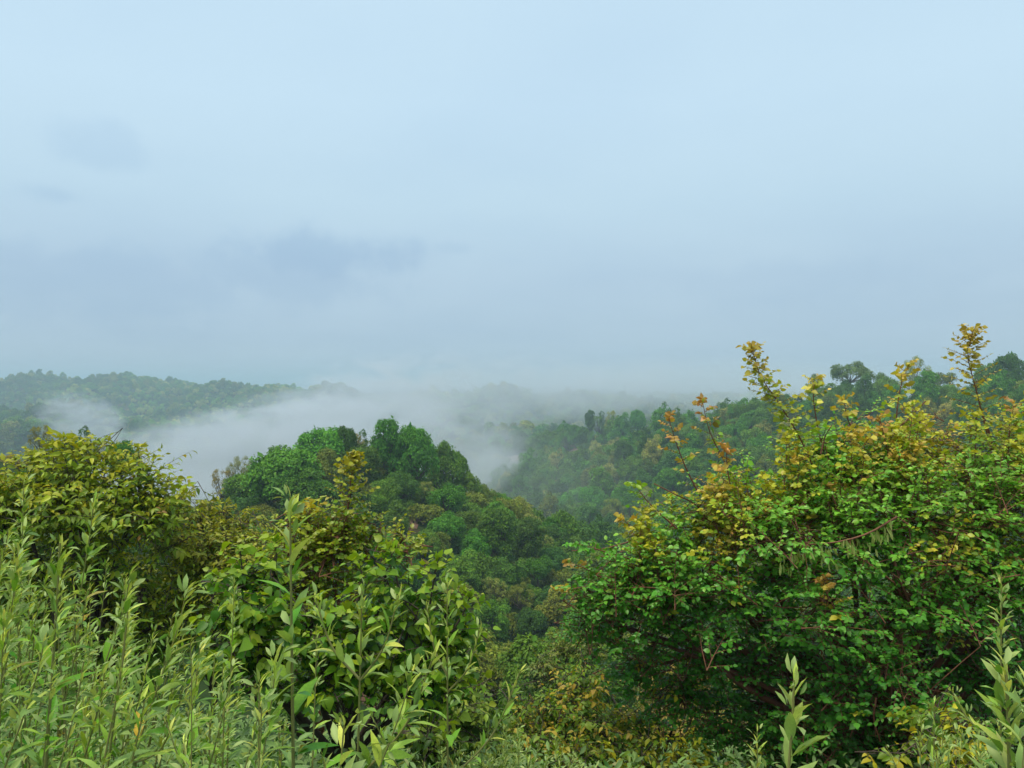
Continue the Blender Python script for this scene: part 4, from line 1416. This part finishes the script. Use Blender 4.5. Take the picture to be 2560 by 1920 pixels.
# ------------------------------------------------------------------ tall pale weeds
W_PALE, W_MID, W_DEEP = (0.40, 0.48, 0.14), (0.104, 0.268, 0.020), (0.040, 0.155, 0.012)


def weed(tip_px, tip_py, D, label, seed, lean=0.10, thick=0.0045, leaf=0.085, gap=0.030, branches=(), group=None, bushy=1.0, wind=0.5, singles=True, grey=0.0, narrow=1.0):
    rng = np.random.default_rng(seed)
    pl = Plant(seed)
    T = at(tip_px, tip_py, D)
    g = Hp(T[0] - lean, D)
    hgt = T[2] - g
    foot = np.array([T[0] - lean * hgt, D + rng.normal(0, .05), 0.0])
    foot[2] = Hp(foot[0], foot[1])
    axes = [[foot - UP * .06, foot + (T - foot) * .5 + np.array([-lean * .12 * hgt, 0, 0]), T - np.array([lean * .10, 0, .10]), T]]
    for (frac, bx, bz) in branches:               # side branches: (height fraction, sideways, upward)
        p0 = foot + (T - foot) * frac
        q = p0 + np.array([bx, rng.normal(0, .05), bz])
        axes.append([p0, p0 + (q - p0) * .5 + np.array([bx * .12, 0, -.02]), q])
    for ai, pts in enumerate(axes):
        ln = sum(np.linalg.norm(np.asarray(b) - a) for a, b in zip(pts[:-1], pts[1:]))
        n = 24
        path = polyline(pts, 90)
        cum = np.concatenate([[0], np.cumsum(np.linalg.norm(np.diff(path, axis=0), axis=1))])
        ln = cum[-1]
        path = np.stack([np.interp(np.linspace(0, ln, n), cum, path[:, q]) for q in range(3)], 1)
        pl.stems.append(tubes(path[None], np.linspace(thick * (1 if ai == 0 else .6), thick * .28, n)[None], 6))
        # leaves from the tip down, spiralling
        s, out = 0.0, []
        while s < ln * (0.98 if ai else 0.92):
            out.append(s)
            s += gap * (0.40 + 0.45 * min(1.0, s / .25)) * rng.uniform(.7, 1.3)
        s = np.array(out)
        m = len(s)
        f = 1 - s / ln
        x = f * (n - 1)
        i0 = np.clip(x.astype(int), 0, n - 2)
        pos = path[i0] + (path[i0 + 1] - path[i0]) * (x - i0)[:, None]
        ax = unit(path[i0 + 1] - path[i0])
        ph = np.arange(m) * 2.39996 + rng.uniform(0, 6)
        a = unit(np.cross(ax, np.array([0.3, 1, 0.1])))
        b = np.cross(ax, a)
        rad = a * np.cos(ph)[:, None] + b * np.sin(ph)[:, None]
        age = np.clip(s / 0.38, 0, 1)              # 0 at the growing tip
        ang = np.radians(9 + 50 * age ** .8 + rng.normal(0, 8, m))
        d = ax * np.cos(ang)[:, None] + rad * np.sin(ang)[:, None] + np.array([wind, 0, 0]) * (0.45 + 0.35 * (1 - age))[:, None] * rng.uniform(.3, 1.2, (m, 1))
        L = leaf * np.interp(s, [0, .03, .14, .4, 1.2], [.38, .55, .85, 1.0, .95]) * rng.uniform(.75, 1.2, m)
        nn = unit(ax * 0.9 + UP * .4 - rad * .25 + rng.normal(0, .28, (m, 3)))
        c = lerp3([(0, W_PALE), (.3, (0.175, 0.315, 0.050)), (.65, W_MID), (1, W_DEEP)], np.clip(s / .62 + rng.normal(0, .14, m), 0, 1))
        c = c * (1 - grey) + np.array([0.20, 0.27, 0.15]) * grey
        old = (rng.random(m) < .02) & (s > .3)
        c[old] = (.40, .30, .05)
        pl.leaves(pos, unit(d), nn, L, rng.uniform(.8, 1.15, m) * narrow * (0.62 + 0.38 * age), c)
        # small axillary leaves
        if bushy > 0:
            kx = int(m * 2.2 * bushy)
            j = rng.integers(0, m, kx)
            p2 = pos[j] + rad[j] * 0.006
            d2 = unit(ax[j] * .8 + rad[j] * .6 + rng.normal(0, .4, (kx, 3)) + np.array([wind * .3, 0, 0]))
            c2 = lerp3([(0, W_PALE), (1, W_MID)], rng.random(kx))
            pl.small = getattr(pl, 'small', []) + [(p2 + d2 * .008, d2, unit(UP + rng.normal(0, .5, (kx, 3))), leaf * rng.uniform(.22, .55, kx), c2)]
    small = getattr(pl, 'small', [])
    root = pl.build('weed', label, 'weed', foot, 'lance', M_STEM, M_WEED, singles=(300 if singles else 0), group=group, stem_name='stem', foliage='leaves', stem_tint=(0.20, 0.20, 0.06), gain=(1.5, 1.38, 0.95))
    if small:
        P, Dd, Nn, L, C = (np.concatenate([q[k] for q in small]) for k in range(5))
        V, Tt = place(FAN_LANCE, P, Dd, Nn, L, 1.1)
        o = link('small_leaves', make_mesh('small_leaves', V - foot, Tt, np.repeat(C, len(FAN_LANCE[0]), 0), M_WEED), root)
        tag(o, kind='stuff')
    return root


WG = 'tall pale weeds in the foreground'
MAIN = [
    (725, 1245, 1.75, 'tallest pale weed stalk, standing alone in front of the knoll', dict(thick=.007, leaf=.105, gap=.050, lean=-.01, wind=.40)),
    (235, 1238, 2.3, 'tall weed with a narrow bent tip in front of the yellow-green tree', dict(lean=.10, leaf=.080)),
    (60, 1205, 2.5, 'tall weed stalk at the far left in front of the yellow-green tree', dict(lean=.03, leaf=.078)),
    (150, 1358, 1.7, 'thick weed with a pale wind-blown tip and an orange-brown upper stem at the left', dict(thick=.0065, lean=.05, leaf=.088, wind=.7)),
    (45, 1365, 2.2, 'weed with bushy pale tip near the left edge', dict(lean=.08)),
    (325, 1440, 2.1, 'weed leaning right with a feathery tip over the dark foliage', dict(lean=.22, wind=.8)),
    (320, 1530, 1.65, 'weed with a pale brush-like tip in the left thicket', dict(lean=.12, wind=.8, thick=.0055)),
    (465, 1480, 1.9, 'weed whose pale tip bends far over to the right', dict(lean=.24, wind=.9)),
    (500, 1620, 1.8, 'weed with broad upturned pale leaves left of the tallest stalk', dict(lean=.12, wind=.7)),
    (585, 1455, 2.8, 'thin bristly weed in front of the heart-leaved bush', dict(lean=.02, leaf=.06, gap=.024, wind=.1)),
    (905, 1478, 2.0, 'forked weed with a broad leafy head right of the tallest stalk', dict(lean=.02, leaf=.085, gap=.05, wind=.15, thick=.0062, branches=((.58, .20, .34), (.80, -.12, .20), (.80, .10, .22)))),
    (1118, 1462, 2.15, 'branched weed standing free against the dark gully', dict(lean=.0, leaf=.065, gap=.042, wind=.1, thick=.0055, branches=((.45, -.20, .30), (.52, .20, .30), (.74, .09, .18), (.78, -.06, .18), (.30, .22, .22)))),
    (1030, 1675, 1.6, 'leaning weed with upturned pale leaves below the forked one', dict(lean=.28, leaf=.085, gap=.045, wind=.3, branches=((.6, -.10, .16),))),
    (790, 1575, 2.3, 'small slender weed between the tallest stalk and the forked one', dict(lean=.0, leaf=.055, wind=.1)),
    (860, 1815, 1.15, 'close weed with large pale oval leaves at the bottom edge', dict(lean=.1, leaf=.085, gap=.05, wind=.3, narrow=1.35)),
    (690, 1640, 1.7, 'weed with a leafy pale head just left of the tallest stalk base', dict(lean=.10, wind=.4)),
    (1985, 1700, 1.3, 'single pale weed with oval leaves at the bottom right of centre', dict(lean=.05, leaf=.085, gap=.034, wind=.25, thick=.0065, narrow=1.45, bushy=.7)),
    (1893, 1830, 2.2, 'small weed just left of the pale oval-leaved one', dict(lean=.0, leaf=.06, gap=.03, wind=.0)),
    (2503, 1450, 1.85, 'budding upright weed near the right edge', dict(lean=.0, leaf=.055, gap=.022, wind=.0, branches=((.75, .10, .08), (.68, -.09, .09)))),
    (2515, 1675, 1.2, 'large close weed with a pale hairy head at the right edge', dict(lean=-.04, leaf=.085, gap=.024, wind=-.35, thick=.008, branches=((.80, .10, .10),))),
    (2575, 1700, 1.1, 'thick weed stem cut by the right edge of the picture', dict(lean=.06, leaf=.08, gap=.05, wind=-.2, thick=.009)),
    (2335, 1760, 2.4, 'slender branching weed rising from the yellow shrub at the right', dict(lean=.0, leaf=.05, gap=.04, wind=0, branches=((.7, .10, .14), (.6, -.12, .15)))),
]
for i, (px, py, D, label, kw) in enumerate(MAIN):
    weed(px, py, D, label, 900 + i, group=WG, **kw)

# the thicket of lesser weeds: nothing tells these apart
rw = np.random.default_rng(77)
lesser = []
for i in range(82):
    px = rw.uniform(-40, 720)
    D = rw.uniform(1.35, 3.3)
    if i >= 62:
        px, D = rw.uniform(-30, 460), rw.uniform(2.1, 3.2)
    lo = np.interp(px, [0, 300, 560, 720], [1400, 1545, 1630, 1690])
    py = lo + rw.uniform(0, 1) ** 1.3 * 380 * (1 if D < 2.4 else .6)
    if i >= 62:
        py = np.interp(px, [0, 460], [1330, 1500]) + rw.uniform(-20, 130)
    tall_ = 'taller' if py < 1560 else ('middling' if py < 1700 else 'short')
    wo = weed(px, py, D, f'{tall_} weed in the dense thicket, ' + ('by the left edge' if px < 180 else ('left of the bent weed' if px < 440 else 'left of the tallest stalk')), 1000 + i, lean=rw.uniform(-.05, .25), wind=rw.uniform(.1, 1.0), leaf=rw.uniform(.042, .075), gap=rw.uniform(.022, .040), narrow=rw.uniform(.65, 1.1), thick=rw.uniform(.003, .006),
         branches=((rw.uniform(.5, .8), rw.uniform(-.15, .15), rw.uniform(.1, .25)),) if rw.random() < .4 else (),
         group='lesser weeds of the thicket', singles=D < 2.1, bushy=.8)
    lesser.append((wo, px))
for i in range(30):
    px = rw.uniform(1080, 1480) if i < 20 else rw.uniform(2280, 2560)
    D = rw.uniform(3.0, 3.9) if i < 20 else rw.uniform(2.0, 2.7)
    py = rw.uniform(1800, 1900) + (abs(px - 1250) / 5 if i < 20 else 0)
    wo = weed(px, py, D, 'short grey-green weed at the bottom centre' if i < 20 else 'short grey-green weed at the bottom right', 1100 + i, lean=rw.uniform(-.1, .15), wind=rw.uniform(0, .3), leaf=.055, gap=.028,
         group='short grey-green weeds at the bottom centre' if i < 20 else 'short grey-green weeds at the bottom right', singles=False, grey=.2, thick=.003, branches=((.6, .08, .12), (.5, -.09, .12)))
    lesser.append((wo, px))
single_out(lesser)


# ------------------------------------------------------------------ ground cover
def ground_cover():
    rg = np.random.default_rng(55)
    n = 8500
    D = rg.uniform(0.9, 8.5, n)
    px = rg.uniform(-200, 2760, n)
    x = (px - CX) / F_PX * D
    z = H(x, D)
    k = 9
    P = np.stack([x, D, z], 1)
    hgt = rg.uniform(.05, .36, n) * np.where(px < 1000, 1.4, .9)
    t = rg.uniform(.15, 1, (n, k))
    pos = P[:, None] + np.stack([rg.normal(0, .03, (n, k)), rg.normal(0, .03, (n, k)), t * hgt[:, None]], -1)
    ph = rg.uniform(0, 6.28, (n, k))
    d = np.stack([np.cos(ph), np.sin(ph), rg.uniform(.1, 1.0, (n, k))], -1)
    nn = UP + rg.normal(0, .4, (n, k, 3))
    c = lerp3([(0, (.03, .11, .012)), (.6, W_DEEP), (.9, W_MID), (1, (.26, .20, .06))], rg.random(n * k))
    V, T = place(FAN_LANCE, pos.reshape(-1, 3), unit(d.reshape(-1, 3)), unit(nn.reshape(-1, 3)), rg.uniform(.035, .085, n * k), 1.2)
    o = link('ground_cover', make_mesh('ground_cover', V, T, np.repeat(c, len(FAN_LANCE[0]), 0), M_WEED))
    tag(o, 'low leafy ground cover on the brow of the hill', 'ground cover', kind='stuff')


ground_cover()

# ------------------------------------------------------------------ air: even haze, and the mist lying in the valley
def volume_material(name, density, colour, aniso=0.0):
    m, N, L = new_mat(name)
    v = N('ShaderNodeVolumePrincipled')
    v.inputs['Color'].default_value = colour + (1,)
    v.inputs['Density'].default_value = density
    v.inputs['Anisotropy'].default_value = aniso
    o = N('ShaderNodeOutputMaterial')
    L(v.outputs[0], o.inputs['Volume'])
    return m, N, L, v


def build_haze():
    x0, x1, y0, y1, z0, z1 = -26400, 26400, -26400, 26400, -90, 46
    V = np.array([(x, y, z) for z in (z0, z1) for y in (y0, y1) for x in (x0, x1)], float)
    Q = np.array([(0, 2, 3, 1), (4, 5, 7, 6), (0, 1, 5, 4), (2, 6, 7, 3), (0, 4, 6, 2), (1, 3, 7, 5)])
    m = volume_material('haze_air', HAZE, (0.56, 0.75, 0.90))[0]
    m.cycles.homogeneous_volume = True
    o = link('haze', make_mesh('haze', V, Q, None, m, False))
    tag(o, 'thin blue-grey haze filling the air over the valley', 'haze', kind='stuff')


HAZE = 0.00058


def mist(px, py, D, size, tilt, density, label, soft=0.75, noise=0.9, nscale=0.03, seed=0.0):
    """One bank of mist: a closed ellipsoid whose density thins to nothing before its skin."""
    import bmesh
    bm = bmesh.new()
    bmesh.ops.create_icosphere(bm, subdivisions=3, radius=1.0)
    m, N, L, v = volume_material('mist', density, (0.76, 0.82, 0.90))
    tc, g = N('ShaderNodeTexCoord'), N('ShaderNodeNewGeometry')
    ln = N('ShaderNodeVectorMath')
    ln.operation = 'LENGTH'
    L(tc.outputs['Object'], ln.inputs[0])
    mp = N('ShaderNodeMapping')
    mp.inputs['Location'].default_value = (seed, seed * 2.3, 0)
    mp.inputs['Scale'].default_value = (nscale, nscale, nscale * 2.0)
    L(g.outputs['Position'], mp.inputs['Vector'])
    no = N('ShaderNodeTexNoise')
    no.inputs['Scale'].default_value = 1.0
    no.inputs['Detail'].default_value = 5.0
    no.inputs['Roughness'].default_value = 0.6
    no.inputs['Distortion'].default_value = 0.7
    L(mp.outputs[0], no.inputs['Vector'])

    def mth(op, a, b):
        n = N('ShaderNodeMath')
        n.operation = op
        for i, q in enumerate((a, b)):
            if isinstance(q, (int, float)):
                n.inputs[i].default_value = q
            else:
                L(q, n.inputs[i])
        return n.outputs[0]
    nz = mth('MULTIPLY', mth('SUBTRACT', no.outputs['Fac'], 0.5), noise * 2)
    body = mth('ADD', mth('SUBTRACT', 1.0, ln.outputs['Value']), mth('MULTIPLY', nz, 0.6))
    mr = N('ShaderNodeMapRange')
    mr.interpolation_type = 'SMOOTHSTEP'
    mr.inputs['From Min'].default_value, mr.inputs['From Max'].default_value = 0.02, soft
    L(body, mr.inputs['Value'])
    # fades out before the skin of the ellipsoid
    edge = N('ShaderNodeMapRange')
    edge.interpolation_type = 'SMOOTHSTEP'
    edge.inputs['From Min'].default_value, edge.inputs['From Max'].default_value = 1.0, 0.65
    L(ln.outputs['Value'], edge.inputs['Value'])
    L(mth('MULTIPLY', mth('MULTIPLY', mr.outputs[0], edge.outputs[0]), density), v.inputs['Density'])
    me = bpy.data.meshes.new('mist')
    bm.to_mesh(me)
    bm.free()
    me.materials.append(m)
    o = link('mist', me)
    o.location = at(px, py, D)
    o.scale = size
    o.rotation_euler = (0, math.radians(-tilt), 0)
    tag(o, label, 'mist', 'banks of mist in the valley', kind='stuff')


build_haze()
mist(600, 1135, 330, (115, 70, 25), 12, 0.032, 'thick white mist bank slanting up behind the knoll', seed=1.0, noise=2.6, nscale=0.05)
mist(880, 1030, 430, (90, 60, 32), 16, 0.024, 'upper end of the mist bank, thinning over the far hill', seed=2.0, noise=2.7, nscale=0.05)
mist(215, 1065, 470, (34, 36, 20), -35, 0.040, 'small wisp of mist rising at the left before the far hills', seed=3.4, nscale=0.065, noise=2.2)
mist(1300, 985, 600, (150, 90, 36), 0, 0.012, 'broad veil of mist behind the ridge hiding the horizon', seed=4.0, nscale=0.028, noise=2.0)
mist(1130, 1130, 300, (40, 50, 22), 0, 0.020, 'thin torn mist hanging right of the knoll crest', seed=5.5, nscale=0.06, noise=1.7)
mist(450, 1240, 170, (24, 40, 10), 0, 0.022, 'low mist sunk in the saddle between the yellow-green tree and the knoll', seed=6.0, nscale=0.06, noise=1.3)
mist(1850, 975, 640, (260, 120, 36), 0, 0.009, 'pale low cloud lying behind the long ridge', seed=7.0, nscale=0.012)
mist(1340, 1240, 210, (48, 65, 26), 0, 0.0024, 'thin milky veil in the gully between the knoll and the ridge', seed=8.0, nscale=0.03, noise=.6)
mist(1210, 1180, 250, (16, 30, 9), 25, 0.022, 'small drifting wisp above the gully at the end of the ridge', seed=9.0, nscale=0.08, noise=1.6)
